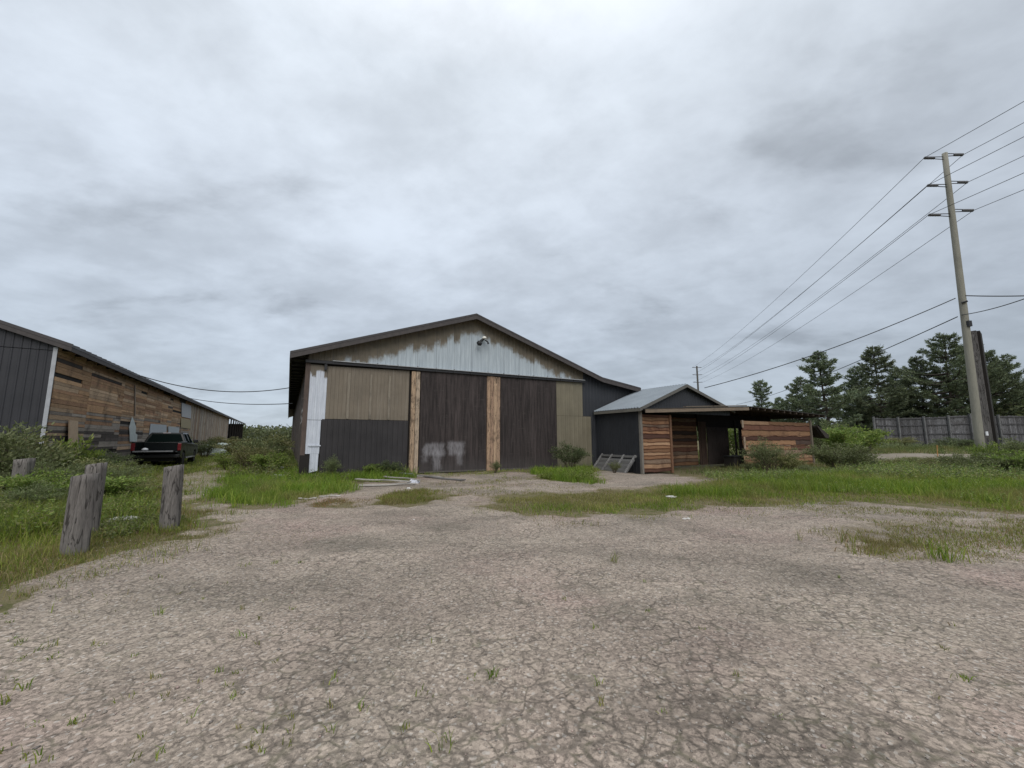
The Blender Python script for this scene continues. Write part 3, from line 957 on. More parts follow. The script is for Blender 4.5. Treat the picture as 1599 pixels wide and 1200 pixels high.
mb = MB()
ribbed(mb, 0.745, 4.20, 2.41, lambda u: 4.62 + .02 * u, .16, .014, -.02)
tp = mb.build("tan_panel", M_TAN, barn)
for u in (1.56, 2.47, 3.27):
    mb = MB(); mb.box(u, u + .09, -.043, -.035, 2.43, 4.40, (.225, .195, .155)); mb.build("panel_seam", M_SIDEV, tp)
mb = MB(); ribbed(mb, 0.63, 4.22, 0.06, 2.395, .22, .018, -.02); mb.build("dark_panel", M_DARK, barn)

def post(u0, u1, z1, nb, cols, gap=.012, split=None):
    mb = MB()
    wv = (u1 - u0) / nb
    for i in range(nb):
        c_ = cols[i % len(cols)]
        if split:
            mb.box(u0 + i * wv + gap / 2, u0 + (i + 1) * wv - gap / 2, -.11 + random.uniform(-.015, .01), 0.02, split + .006, z1 - random.uniform(0, .03), c_)
            mb.box(u0 + i * wv + gap / 2 + random.uniform(-.01, .01), u0 + (i + 1) * wv - gap / 2, -.12 + random.uniform(-.015, .01), 0.02, 0.02, split, tuple(q * .95 for q in c_))
        else:
            mb.box(u0 + i * wv + gap / 2, u0 + (i + 1) * wv - gap / 2, -.11 + random.uniform(-.015, .01), 0.02, 0.02, z1 - random.uniform(0, .02), c_)
    return mb.build("door_post", M_CEDAR, barn, bevel=.006)

post(4.29, 4.70, 4.70, 2, [(.42, .30, .20), (.41, .32, .235)], .02, split=2.95)
post(8.13, 8.86, 4.74, 4, [(.40, .27, .18), (.33, .22, .15), (.43, .30, .20), (.35, .24, .165)])

def door(u0, u1, mat, z1):
    mb = MB()
    k = int(round((u1 - u0) / .42)); p = (u1 - u0) / k
    for i in range(k):
        mb.box(u0 + i * p + .004, u0 + (i + 1) * p - .004, -.065 - .006 * (i % 2) - random.uniform(0, .004), -.03, .05, z1)
    for i in range(1, k):
        if i % 2: mb.box(u0 + i * p - .02, u0 + i * p + .02, -.082, -.07, .06, z1 - .01)
    return mb.build("sliding_door", mat, barn)

d1 = door(4.73, 8.11, M_DOOR1, 4.76)
d2 = door(8.89, 12.36, M_DOOR2, 4.80)
mb = MB(); mb.box(4.74, 8.10, -.10, -.072, .03, .10, (.10, .09, .08)); mb.build("bottom_rail", M_SIDEV, d1)
mb = MB(); mb.box(8.90, 12.35, -.10, -.075, .03, .10, (.10, .09, .08)); mb.build("bottom_rail", M_SIDEV, d2)
mb = MB()
ribbed(mb, 12.40, 14.22, 2.86, 4.80, .30, .012, -.02)
ribbed(mb, 12.40, 14.80, -0.12, 2.85, .30, .012, -.025)
mb.build("olive_panel", M_OLIVE, barn)
mb = MB(); ribbed(mb, 14.23, 18.6, lambda u: 2.87 if u < 14.8 else -.25, wt, .23, .018, 0.02); ribbed(mb, 14.81, 18.6, -.25, 2.86, .23, .018, 0.025); mb.build("extension_wall", M_EXT, barn)
mb = MB(); mb.box(18.55, 18.62, .05, LEN - 1, -.25, eR[1] - .1); mb.box(0, 18.6, LEN - 1.2, LEN - 1.1, 0, 4.8); mb.build("far_wall", M_EXT, barn)

mb = MB()
Mr = Matrix.Rotation(-math.atan2(zr1 - zr0, 14.3), 4, 'Y')
mb.box(-0.12, 14.35, -.16, -.03, -.15, -.035, M=Matrix.Translation((0, 0, zr0)) @ Mr)
for u in np.arange(.9, 14, .9):
    mb.box(u, u + .05, -.19, -.16, -.16, .03, M=Matrix.Translation((0, 0, zr0)) @ Mr)
mb.box(.60, .70, -.13, -.03, 4.45, 4.72)
track = mb.build("door_track", M_IRON, barn)
mb = MB(); mb.box(0.9, 14.30, -.21, -.02, -.028, .0, M=Matrix.Translation((0, 0, zr0)) @ Mr)
mb.build("track_cover", M_TRIM, track)

# yard light on the gable
yl = MB()
pc = Vector((7.87, 0, 6.66))
yl.tube([(7.87, -.02, 6.52), (7.87, -.16, 6.56), (7.86, -.24, 6.60)], .025, 8)
yl.tube([(7.86, -.22, 6.58), (7.72, -.27, 6.52), (7.60, -.30, 6.40)], [.04, .05, .07], 8)
yl.tube([(7.90, -.22, 6.56), (8.05, -.25, 6.48), (8.10, -.27, 6.36)], [.03, .035, .055], 8)
lamp = yl.build("yard_light", M_IRON, barn)
yl = MB(); yl.lathe([(.02, -.10), (.14, -.02), (.13, 0.10), (.02, .13)], 14, M=Matrix.Translation((7.56, -.31, 6.30)) @ Matrix.Rotation(.55, 4, 'Y')); yl.build("lamp_shade", M_IRON, lamp, smooth=True)
yl = MB(); yl.lathe([(.10, 0), (.115, .04), (.09, .10), (.03, .13)], 14, (.75, .73, .66), M=Matrix.Translation((7.87, -.26, 6.60))); yl.build("lamp_globe", M_COL, lamp, smooth=True)

# ------------------------------------------------------------------ the small shed with its lean-to
shed = thing("shed", "low side shed with galvanised gable roof, charcoal wall and orange live-edge plank lean-to", "shed", (C0[0], C0[1], -.2), ANG)
S = lambda x, y, v=0.0: (lambda q: (q[0], q[1] + .2))(on(x, y, (C0[0] - v * math.sin(ANG), C0[1] + v * math.cos(ANG)), ANG))
uP, zP = S(1073, 600, -.25); uL, zL = S(999, 637, -.25); uR, zR = S(1147, 634, -.25)
zR = zL + 0.12
DEP = 3.35
mb = MB()
for (a, b_) in (((uL, zL), (uP, zP)), ((uP, zP), (uR, zR))):
    L = math.hypot(b_[0] - a[0], b_[1] - a[1]); k = int((DEP + .3 + 9) / .19)
    vend = DEP if a[0] < 0 else 6.0
    k = int((vend + .25) / .19)
    p = (vend + .25) / k
    vs = []; fs = []
    nx, nz_ = -(b_[1] - a[1]) / L, (b_[0] - a[0]) / L
    for i in range(k):
        y0 = -.25 + i * p
        for (yy, h) in ((y0, 0), (y0 + p * .5, 0), (y0 + p * .62, .045), (y0 + p * .82, .045)):
            vs.append((a[0] + nx * h, yy, a[1] + nz_ * h)); vs.append((b_[0] + nx * h, yy, b_[1] + nz_ * h))
    for i in range(len(vs) // 2 - 1): fs.append((2 * i, 2 * i + 2, 2 * i + 3, 2 * i + 1))
    mb.add(vs, fs)
sroof = mb.build("roof", M_TIN, shed)
mb = MB()
for (a, b_) in (((uL, zL), (uP, zP)), ((uP, zP), (uR, zR))):
    mb.prism([(a[0], a[1] - .012), (b_[0], b_[1] - .012), (b_[0], b_[1] - .17), (a[0], a[1] - .17)], 'y', -.26, -.20, (.12, .115, .105))
mb.box(uL - .02, uL + .03, -.2, DEP - .05, zL - .17, zL - .02, (.15, .14, .12))
mb.build("fascia", M_GREYH, sroof)
mb = MB()
for (a, b_) in (((uL, zL), (uP, zP)), ((uP, zP), (uR, zR))):
    mb.prism([(a[0], a[1] - .014), (b_[0], b_[1] - .014), (b_[0], b_[1] - .06), (a[0], a[1] - .06)], 'y', -.195, DEP - .05)
mb.build("soffit", M_DIM, sroof)

def shed_top(u): return (zL + (zP - zL) * (u - uL) / (uP - uL) if u < uP else zP + (zR - zP) * (u - uP) / (uR - uP)) - .08
mb = MB(); ribbed(mb, .2, uP, 3.15, lambda u: max(3.16, shed_top(u)), .22, .015, .02); ribbed(mb, uP, uR - .1, 3.15, lambda u: max(3.16, shed_top(u)), .22, .015, .02); mb.build("gable_wall", M_EXT, shed)
mb = MB()
vv = 0.1
while vv < DEP - .02:
    mb.box(.0, .06, vv, min(vv + .20, DEP) - .004, 0.0, zL - .08)
    mb.box(-.018, -.001, vv + .06, vv + .10, 0.0, zL - .1)
    vv += .20
mb.build("side_wall", M_EXT, shed)
mb = MB(); mb.box(-.03, .10, -.06, .09, 0.02, zL - .1, (.17, .155, .135)); mb.build("corner_post", M_SIDEV, shed, bevel=.008)

SLABC = [(.195, .105, .056), (.25, .140, .076), (.15, .074, .042), (.30, .185, .11), (.09, .043, .030), (.21, .112, .06), (.21, .145, .10), (.085, .055, .043), (.12, .056, .036)]

def slabs(mb, u0, u1, z0, z1, v, bh=.2, split=None, rnd=random):
    z = z0
    while z < z1 - .03:
        h = bh * rnd.uniform(.8, 1.3)
        if z + h > z1: h = z1 - z
        cuts = [u0]
        if split and rnd.random() < .6: cuts.append(rnd.uniform(u0 + .25 * (u1 - u0), u1 - .25 * (u1 - u0)))
        cuts.append(u1)
        for a, b_ in zip(cuts[:-1], cuts[1:]):
            ca = rnd.choice(SLABC); kk = rnd.uniform(.65, 1.2); ca = tuple(q * kk for q in ca)
            m = max(3, int((b_ - a) / .22))
            ph = rnd.uniform(0, 9); am = rnd.uniform(.008, .026)
            vs = []; e0 = []
            for i in range(m + 1):
                u = a + .004 + (b_ - a - .008) * i / m
                wv = am * (math.sin(u * 3.1 + ph) + .6 * math.sin(u * 7.7 + ph * 2)) + rnd.uniform(-.008, .008)
                zt_ = z + h + .02; zb_ = z + wv - .012
                e0.append((u, wv))
                vs += [(u, v - .012, zt_), (u, v - .040, zb_ + .034), (u, v - .043, zb_ + .008), (u, v - .01, zb_)]
            bark = tuple(q * .42 for q in (ca[0], ca[1] * .7, ca[2] * .65))
            for i in range(m):
                o_ = 4 * i
                mb.add([vs[o_], vs[o_ + 1], vs[o_ + 5], vs[o_ + 4]], [(0, 1, 2, 3)], ca)
                mb.add([vs[o_ + 1], vs[o_ + 2], vs[o_ + 6], vs[o_ + 5]], [(0, 1, 2, 3)], bark)
                mb.add([vs[o_ + 2], vs[o_ + 3], vs[o_ + 7], vs[o_ + 6]], [(0, 1, 2, 3)], bark)
        z += h

u50 = S(1050, 700)[0]; uDoor0 = S(1092, 700, 2.6)[0]; uG0 = S(1137, 690, 2.6)[0]; uG1 = S(1163, 690)[0]; uE = S(1267, 690)[0]
rs = random.Random(3)
mb = MB(); slabs(mb, .10, u50, .10, 3.0, 0.0, .19, rnd=rs)
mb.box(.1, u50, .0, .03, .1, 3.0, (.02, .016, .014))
mb.build("plank_wall", M_SLAB, shed)
mb = MB(); slabs(mb, u50 - .3, uDoor0, .10, 3.1, 2.75, .2, rnd=rs)
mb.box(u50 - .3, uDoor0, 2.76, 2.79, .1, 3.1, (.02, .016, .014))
mb.build("inner_plank_wall", M_SLAB, shed)
mb = MB()
uu = uDoor0
while uu < uDoor0 + .75:
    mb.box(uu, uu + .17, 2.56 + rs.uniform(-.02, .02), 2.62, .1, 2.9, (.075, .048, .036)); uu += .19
mb.build("inner_board_wall", M_SIDEV, shed)
mb = MB()
ud0, ud1 = uDoor0 + .78, uG0 - .05
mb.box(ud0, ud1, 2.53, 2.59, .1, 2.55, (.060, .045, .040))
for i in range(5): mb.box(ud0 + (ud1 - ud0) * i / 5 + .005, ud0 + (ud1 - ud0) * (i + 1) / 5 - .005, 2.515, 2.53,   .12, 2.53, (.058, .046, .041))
dr = mb.build("inner_door", M_SIDEV, shed)
mb = MB(); mb.box(ud1 - .16, ud1 - .12, 2.46, 2.513, 1.05, 1.25); mb.build("handle", M_IRON, dr)
# posts of the lean-to
for (uu, vv2, wv, cc) in ((S(1047, 700)[0], -.10, .13, (.16, .085, .05)), (S(1150, 690, 2.5)[0], 2.5, .10, (.03, .025, .022)), (uE - .06, -.12, .14, (.17, .14, .11))):
    mb = MB(); mb.box(uu - wv / 2, uu + wv / 2, vv2, vv2 + wv, .0, 3.05, cc); mb.build("porch_post", M_SIDEV, shed, bevel=.008)
# right-hand plank panel; its left edge is ragged and leans
rs = random.Random(8)
mb = MB()
z = .05
i = 0
while z < 2.82:
    h = rs.uniform(.20, .33)
    left = uG1 - .18 + .16 * z / 2.8 * -1 + rs.uniform(-.05, .12) + (.25 if z < 1.1 and z > .5 else 0)
    if z + h > 2.9: h = 2.9 - z
    sub = MB()
    slabs(mb, left, uE + rs.uniform(-.06, .05), z, z + h * .999, rs.uniform(-.01, .01), h, split=True, rnd=rs)
    z += h
mb.box(uG1 + .15, uE - .05, .02, .05, .1, 2.85, (.02, .016, .014))
mb.build("plank_panel", M_SLAB, shed)
mb = MB(); mb.box(uG1 - .22, uG1 - .06, -.09, -.055, 1.15, 1.9, (.34, .25, .18)); mb.build("edge_board", M_SIDEV, shed); mb = MB(); mb.box(uG1 - .28, uG1 - .12, -.09, -.055, 2.45, 2.9, (.30, .23, .17)); mb.build("edge_board", M_SIDEV, shed)
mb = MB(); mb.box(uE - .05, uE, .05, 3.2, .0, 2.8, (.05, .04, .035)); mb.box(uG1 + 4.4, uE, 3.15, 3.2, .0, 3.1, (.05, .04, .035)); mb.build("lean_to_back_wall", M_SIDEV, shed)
# lean-to roof: thin boards over rafters
zt = lambda u: 3.30 + (S(1160, 634, -.5)[1] - 3.30) * min(1, u / uG1) + (0 if u < uG1 else (S(1268, 645, -.5)[1] - S(1160, 634, -.5)[1]) * (u - uG1) / (uE - uG1))
UEND = S(1289, 655, -.4)[0]
mb = MB()
seg = [(-.05, zt(0)), (uG1, zt(uG1)), (UEND, zt(uE) - .10)]
for a, b_ in zip(seg[:-1], seg[1:]):
    mb.prism([a, b_, (b_[0], b_[1] - .035), (a[0], a[1] - .035)], 'y', -.50, 4.0, (.055, .05, .047))
lroof = mb.build("lean_to_roof", M_GREYH, shed)
mb = MB()
mb.prism([(.1, 2.6), (uDoor0 + .6, 2.6), (uDoor0 + .6, zt(uDoor0 + .6) - .04), (.1, zt(.1) - .04)], 'y', 2.80, 2.86)
mb.prism([(uDoor0, 2.27), (uG1, 2.27), (uG1, zt(uG1) - .04), (uDoor0, zt(uDoor0) - .04)], 'y', 2.63, 2.69)
mb.prism([(uG1 + .002, 2.5), (uE, 2.5), (uE, zt(uE) - .04), (uG1 + .002, zt(uG1) - .04)], 'y', 2.63, 2.69)
mb.build("header_board", M_DIM, shed)
for i in range(13):
    u = uG1 + .15 + (UEND - uG1 - .4) * i / 12
    zz = seg[1][1] + (seg[2][1] - seg[1][1]) * (u - uG1) / (UEND - uG1)
    mb = MB(); mb.box(u, u + .07, -.46, 3.9, zz - .17, zz - .037, (.10, .075, .058)); mb.build("rafter", M_SIDEV, lroof)
mb = MB()
a, b_ = seg[0], seg[1]
mb.prism([(a[0], a[1] - .04), (b_[0] - .1, b_[1] - .042), (b_[0] - .1, b_[1] - .24), (a[0], a[1] - .22)], 'y', -.48, -.42, (.20, .155, .115))
mb.prism([(uP - .5, zt(uP) + .0), (uG1 * .96, zt(uG1) + .002), (uG1 * .96, zt(uG1) + .05), (uP - .5, zt(uP) + .05)], 'y', -.52, -.30, (.16, .13, .10))
mb.build("fascia", M_GREYH, lroof)
for j in range(6):      # boards of the sagging overhang at the open end
    mb = MB(); y0 = -.45 + j * .62
    mb.prism([(uE + .02, 2.62 - .03 * j), (UEND - .35 - .05 * (j % 3), 1.86 + .06 * (j % 2)), (UEND + .10, 1.80 + .06 * (j % 2)), (UEND + .12, 2.05), (uE + .02, 2.70 - .03 * j)], 'y', y0, y0 + .57, (.05, .042, .036))
    mb.build("sagging_board", M_SIDEV, lroof)
for u, z0 in ((uE + .30, 1.85), (uE + .75, 2.0)):
    mb = MB(); mb.tube([(u - .35, -.32, z0 + .75), (u + .45, -.30, z0 + .1)], .035, 5); mb.build("broken_rafter", M_DIM, lroof)
for i in range(9):
    u = .6 + (uG1 - 1) * i / 8
    mb = MB(); mb.box(u, u + .06, -.40, 3.2, zt(u) - .20, zt(u) - .04); mb.build("porch_joist", M_DIM, lroof)
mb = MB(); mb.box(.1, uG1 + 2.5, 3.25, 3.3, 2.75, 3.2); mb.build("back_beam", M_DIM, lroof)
pw = S(1149, 720, 1.0)
tc = MB()
lx, ly = C0[0] + pw[0] * math.cos(ANG) - .9 * math.sin(ANG), C0[1] + pw[0] * math.sin(ANG) + .9 * math.cos(ANG)
bench = thing("storage_bin", "dark storage bin with a flat lid standing under the lean-to roof", "bin", (lx, ly, gzf(lx, ly)), ANG)
tc.box(-.75, .7, -.3, .4, .05, .70); tc.build("body", M_DIM, bench, bevel=.02)
tc = MB(); tc.box(-.80, .75, -.35, .45, .70, .76); tc.build("lid", M_IRON, bench, bevel=.01)

# ------------------------------------------------------------------ the long plank-sided barn at left
lb = thing("long_barn", "long weathered barn at left with charcoal metal front and patchwork plank side wall", "barn", (B0[0], B0[1], 0), ANGL)
LS = lambda x, y: on(x, y, B0, ANGL + math.pi / 2)
ez = 5.12
LL = 98.0
vV0, vV1 = LS(298, 640)[0], LS(357, 655)[0]
vD1 = min(LS(388, 672)[0], LL)
LL = vD1
W = 17.0
mb = MB(); 
sl_ = .345
mb.prism([(.48, ez + .10), (-W / 2, ez + .10 + sl_ * (W / 2 + .48)), (-W / 2, ez + .0 + sl_ * (W / 2 + .48)), (.48, ez + .0)], 'y', -.25, LL + .6)
mb.prism([(-W / 2, ez + .10 + sl_ * (W / 2 + .48)), (-W - .48, ez + .10), (-W - .48, ez), (-W / 2, ez + sl_ * (W / 2 + .48))], 'y', -.25, LL + .6)
for y in np.arange(-.2, 40, .6):
    mb.prism([(.48, ez + .102), (-W / 2, ez + .102 + sl_ * (W / 2 + .48)), (-W / 2, ez + .13 + sl_ * (W / 2 + .48)), (.48, ez + .13)], 'y', y, y + .05)
lroof2 = mb.build("roof", M_ROOF, lb)
mb = MB()
mb.prism([(.47, ez - .002), (-W / 2, ez - .002 + sl_ * (W / 2 + .48)), (-W / 2, ez - .16 + sl_ * (W / 2 + .48)), (.47, ez - .16)], 'y', -.24, -.20)
mb.box(.43, .47, -.19, LL + .5, ez - .17, ez - .004)
mb.build("fascia", M_FASC, lroof2)
for y in np.arange(.3, 46, 1.2):
    mb = MB(); mb.box(.01, .42, y, y + .05, ez - .10, ez - .003); mb.build("rafter", M_DIM, lroof2)
mb = MB()
zf = lambda u: ez - .02 + sl_ * (min(-u, W + u) + .4)
ribbed(mb, -W / 2, 0, 4.98, zf, .23, .018, -.03); ribbed(mb, -W, -W / 2, 4.98, zf, .23, .018, -.03)
ribbed(mb, -W, 0, 0, 4.96, .23, .018, -.015)
mb.build("front_wall", M_LBF, lb)
mb = MB(); mb.box(-.085, .035, -.075, -.045, 0.3, ez - .02); mb.build("corner_trim", M_WCORN, lb)
# horizontal patchwork planks
rs = random.Random(21)
mb = MB()
WARM = [(.50, .32, .185), (.44, .275, .155), (.53, .38, .25), (.37, .22, .13), (.47, .335, .22)]
GRYS = [(.29, .255, .22), (.24, .21, .18), (.36, .32, .275), (.16, .135, .118), (.21, .18, .155), (.32, .28, .24)]
DRK = [(.05, .042, .038), (.07, .058, .052), (.10, .085, .075)]
mb.box(-.03, 0.0, 0.0, vV0, .05, ez + .1, (.02, .018, .016))
ybays = [0.06]
while ybays[-1] < vV0: ybays.append(ybays[-1] + rs.uniform(3.0, 5.5))
ybays[-1] = vV0
for y0, y1 in zip(ybays[:-1], ybays[1:]):
    z = .05
    while z < ez - .05:
        h = min(rs.uniform(.11, .19), ez + .02 - z)
        y = y0
        while y < y1 - .01:
            ln_ = rs.uniform(1.8, 5.0)
            ye = y1 if y + ln_ > y1 - .5 else y + ln_
            t = (z / ez) + rs.uniform(-.16, .16)
            pal = WARM if t > .52 else ((GRYS + WARM[1:4]) if t > .30 else (GRYS + DRK[1:]))
            if rs.random() < .05: pal = DRK
            if t > .95 and rs.random() < .3: pal = DRK
            cc = rs.choice(pal); kk = rs.uniform(.68, 1.15)
            if rs.random() > .02:
                tl = rs.uniform(-.006, .006)
                mb.box(.002, .022 + rs.uniform(0, .02), y + .006, ye - .006, z + .005 + tl, z + h - .004 + tl, tuple(q * kk for q in cc))
            y = ye
        z += h
mb.build("plank_wall", M_SIDEH, lb)
mb = MB()
y = vV0
while y < vV1:
    ww = rs.uniform(.18, .30)
    cc = rs.choice([(.33, .24, .16), (.38, .33, .27), (.34, .30, .26), (.26, .19, .14), (.42, .37, .30)])
    mb.box(0, .03 + rs.uniform(0, .015), y, y + ww - .012, .1 + rs.uniform(0, .1), ez + .05, cc); y += ww
mb.box(-.03, -.001, vV0, vV1, .1, ez + .05, (.02, .018, .016))
mb.build("board_wall", M_SIDEV, lb)
# open bays at the far end
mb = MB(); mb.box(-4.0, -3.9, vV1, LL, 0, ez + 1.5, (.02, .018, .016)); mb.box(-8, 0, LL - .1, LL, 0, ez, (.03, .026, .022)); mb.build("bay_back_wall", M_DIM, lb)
for i in range(8):
    y = vV1 + (LL - vV1 - .3) * i / 7
    mb = MB(); mb.box(-.12, .08, y, y + .22, 0, ez + .02, (.06, .05, .043)); mb.build("bay_post", M_SIDEV, lb)
# loose sheets nailed to the wall
def lsheet(name, pts, col, mat=M_COL, x=.06, th=.02):
    q = [LS(*p) for p in pts]
    mb = MB(); mb.prism([(a, b_) for a, b_ in q], 'x', x, x + th, col)
    return mb.build(name, mat, lb)
lsheet("torn_sheet", [(200, 690), (200, 680), (199, 668), (204, 651), (207, 658), (210, 668), (209, 677), (212, 679), (211, 690)], (.52, .57, .55))
lsheet("grey_sheet", [(229, 692), (233, 662), (258, 664), (258, 694)], (.42, .46, .50))
lsheet("grey_sheet", [(261, 690), (261, 666), (278, 668), (278, 692)], (.43, .47, .50))
lsheet("pale_panel", [(282, 651), (282, 629), (297, 634), (297, 654)], (.42, .43, .45))
lsheet("plywood_patch", [(281, 668), (281, 653), (296, 656), (296, 670)], (.33, .28, .17))
lsheet("wall_batten", [(208, 650), (208, 602), (209.5, 603), (209.5, 650)], (.24, .19, .14), x=.05)
mb = MB(); mb.box(-W, -W + .05, 0.05, LL, 0, ez); mb.build("far_side_wall", M_DIM, lb)

# plywood sheet leaning on the plank wall behind the bushes
pv = LS(107, 668)
px_, py_ = B0[0] - math.sin(ANGL) * (pv[0]) + .35 * math.cos(ANGL), B0[1] + math.cos(ANGL) * pv[0] + .35 * math.sin(ANGL)
ply = MB(); ply.box(-.02, .02, -.42, .42, 0.9, 2.36, (.42, .31, .21), M=Matrix.Translation((px_, py_, gzf(px_, py_))) @ Matrix.Rotation(ANGL, 4, 'Z') @ Matrix.Rotation(-.10, 4, 'Y'))
ply.box(-.02, .02, -.42, .42, 0.0, .899, (.40, .30, .20), M=Matrix.Translation((px_, py_, gzf(px_, py_))) @ Matrix.Rotation(ANGL, 4, 'Z') @ Matrix.Rotation(-.10, 4, 'Y'))
tag(ply.build("plywood_sheet", M_COL), "pale plywood sheet leaning on the plank wall behind leafy shrubs", "board")

# ------------------------------------------------------------------ pickup truck
TR = G(285.5, 729.5)
rt = Vector((math.cos(ANGL), math.sin(ANGL))); fw = Vector((-math.sin(ANGL), math.cos(ANGL)))
to = Vector(TR) - rt * 1.25
truck = thing("pickup_truck", "black pickup truck with its tailgate down parked beside the plank barn", "pickup truck", (to.x, to.y, gzf(to.x, to.y)), ANGL)
truck.scale = (1.07, 1, 1)
PAINT = mat_plain("black_truck_paint", (0.005, 0.007, 0.007), .3, .1, 3, spec=.25, coat=.0)
GLASS = mat_plain("dark_tinted_glass", (0.006, 0.010, 0.009), .3, .05, 2, spec=.0)
RUB = mat_plain("tyre_rubber", (0.012, 0.012, 0.012), .85, .2, 12)
RIM = mat_plain("alloy_rim", (0.10, 0.10, 0.105), .35, .1, 9, metallic=.7)
PLAST = mat_plain("black_plastic", (0.012, 0.012, 0.013), .5, .2, 8)
REDL = mat_plain("red_lens", (0.15, 0.010, 0.014), .2, .1, 9, spec=.6, coat=.5)
CHR = mat_plain("brushed_steel", (0.36, 0.36, 0.37), .35, .1, 9, metallic=.8)

def arch(cy, r, k=9):
    return [(cy + r * math.cos(math.pi - math.pi * i / (k - 1)), .46 + r * math.sin(math.pi - math.pi * i / (k - 1))) for i in range(k)]

side = [(0.0, .60)] + arch(1.05, .47) + arch(4.72, .47) + [(5.62, .56), (5.78, .66), (5.80, .95), (5.66, 1.14), (4.35, 1.26), (1.86, 1.32), (1.80, 1.40), (0.0, 1.40)]
mb = MB()
for sx in (-1, 1):
    mb.prism([(a, b_) for a, b_ in side], 'x', sx * .88, sx * 1.0)
mb.box(-.879, .879, .02, 1.80, .80, .86)                   # bed floor
mb.box(-.879, .879, 1.74, 1.86, .50, 1.38)                 # bulkhead
mb.prism([(1.87, .5), (5.64, .5), (5.72, .66), (5.74, .95), (5.60, 1.13), (4.33, 1.25), (1.87, 1.30)], 'x', -.878, .878)
body = mb.build("body", PAINT, truck, bevel=.025)
# cab
cb = [(-.95, 1.86, 1.30), (.95, 1.86, 1.30), (.95, 4.40, 1.25), (-.95, 4.40, 1.25)]
ct = [(-.72, 2.12, 1.90), (.72, 2.12, 1.90), (.74, 3.60, 1.92), (-.74, 3.60, 1.92)]
mb = MB()
mb.add(cb + ct, [(3, 2, 1, 0), (4, 5, 6, 7), (0, 1, 5, 4), (1, 2, 6, 5), (2, 3, 7, 6), (3, 0, 4, 7)])
mb.box(-.70, .70, 2.18, 3.55, 1.88, 1.945)
cab = mb.build("cab", PAINT, truck, bevel=.04)

def pane(name, quad, inset, off, mat):
    q = [Vector(p) for p in quad]
    cen = sum(q, Vector()) / 4
    nrm = (q[1] - q[0]).cross(q[3] - q[0]).normalized()
    q = [cen + (p - cen) * (1 - inset) for p in q]
    mb = MB()
    fr = [p + nrm * off for p in q]; bk = [p + nrm * (off - .012) for p in q]
    mb.add(fr + bk, [(0, 1, 2, 3), (7, 6, 5, 4)] + [(i, i + 4, (i + 1) % 4 + 4, (i + 1) % 4) for i in range(4)])
    return mb.build(name, mat, cab)

pane("rear_window", [cb[0], cb[1], ct[1], ct[0]], .14, .008, GLASS)
pane("windscreen", [cb[2], cb[3], ct[3], ct[2]], .10, .008, GLASS)
lerp = lambda a, b_, t: tuple(a[i] + (b_[i] - a[i]) * t for i in range(3))
pane("side_window", [lerp(cb[1], cb[2], .06), lerp(cb[1], cb[2], .46), lerp(ct[1], ct[2], .52), lerp(ct[1], ct[2], .03)], .16, .008, GLASS)
pane("side_window", [lerp(cb[1], cb[2], .49), lerp(cb[1], cb[2], .93), lerp(ct[1], ct[2], .97), lerp(ct[1], ct[2], .56)], .16, .008, GLASS)
pane("side_window", [lerp(cb[3], cb[0], .07), lerp(cb[3], cb[0], .94), lerp(ct[3], ct[0], .97), lerp(ct[3], ct[0], .03)], .16, .008, GLASS)
mb = MB(); mb.box(-.17, .17, 2.105, 2.16, 1.905, 1.945, (.62, .55, .55)); mb.build("brake_light_glint", M_COL, cab)  # pale colour paints a sky reflection onto the roof-edge brake light
mb = MB(); mb.box(-.80, .80, -.60, -.02, .86, .93); mb.box(-.78, .78, -.56, -.06, .931, .936, (1, 1, 1)); tg = mb.build("tailgate", PAINT, truck, bevel=.012)
mb = MB(); mb.box(-.79, .79, -.615, -.601, .865, .928); mb.build("tailgate_edge", CHR, tg)
mb = MB(); mb.box(-.99, .99, -.16, .0, .52, .70); mb.build("rear_bumper", PLAST, truck, bevel=.03)
for sx in (-1, 1):
    mb = MB(); mb.box(min(sx * .86, sx * 1.008), max(sx * .86, sx * 1.008), -.025, .10, .92, 1.33); mb.build("taillight", REDL, truck, bevel=.015)
    mb = MB(); mb.box(min(sx * 1.0, sx * 1.22), max(sx * 1.0, sx * 1.22), 3.78, 3.92, 1.30, 1.52); mb.build("wing_mirror", PLAST, truck, bevel=.03)
    mb = MB(); mb.box(min(sx * .98, sx * 1.10), max(sx * .98, sx * 1.10), 1.75, 4.10, .42, .48); mb.build("running_board", CHR, truck, bevel=.01)
    for y0 in (2.75, 3.75):
        mb = MB(); mb.box(min(sx * 1.0, sx * 1.012), max(sx * 1.0, sx * 1.012), y0, y0 + .17, 1.11, 1.15); mb.build("door_handle", PLAST, truck)
    for cy in (1.05, 4.72):
        Mw = Matrix.Translation((sx * .86, cy, .40)) @ Matrix.Rotation(R(90), 4, 'Y')
        mb = MB(); mb.lathe([(.24, -.14), (.37, -.14), (.40, -.10), (.40, .10), (.37, .14), (.24, .14)], 24, M=Mw); wh = mb.build("wheel", RUB, truck, smooth=False)
        mb = MB(); mb.lathe([(.05, -.115 * 1), (.235, -.10), (.235, .10), (.05, .115)], 20, M=Mw); mb.build("rim", RIM, wh)
mb = MB(); mb.box(-.70, .70, .35, 5.2, .32, .52); mb.build("chassis", PLAST, truck)
# bag lying on the tailgate
bp = to + rt * -.42 + fw * -.30
mb = MB(); mb.lathe([(.05, 0), (.16, .02), (.13, .10), (.03, .15)], 9, (.55, .56, .58)); o = mb.build("bag", M_COL, smooth=True)
o.location = (bp.x, bp.y, truck.location.z + .937); tag(o, "small white bag lying on the open truck tailgate", "bag")

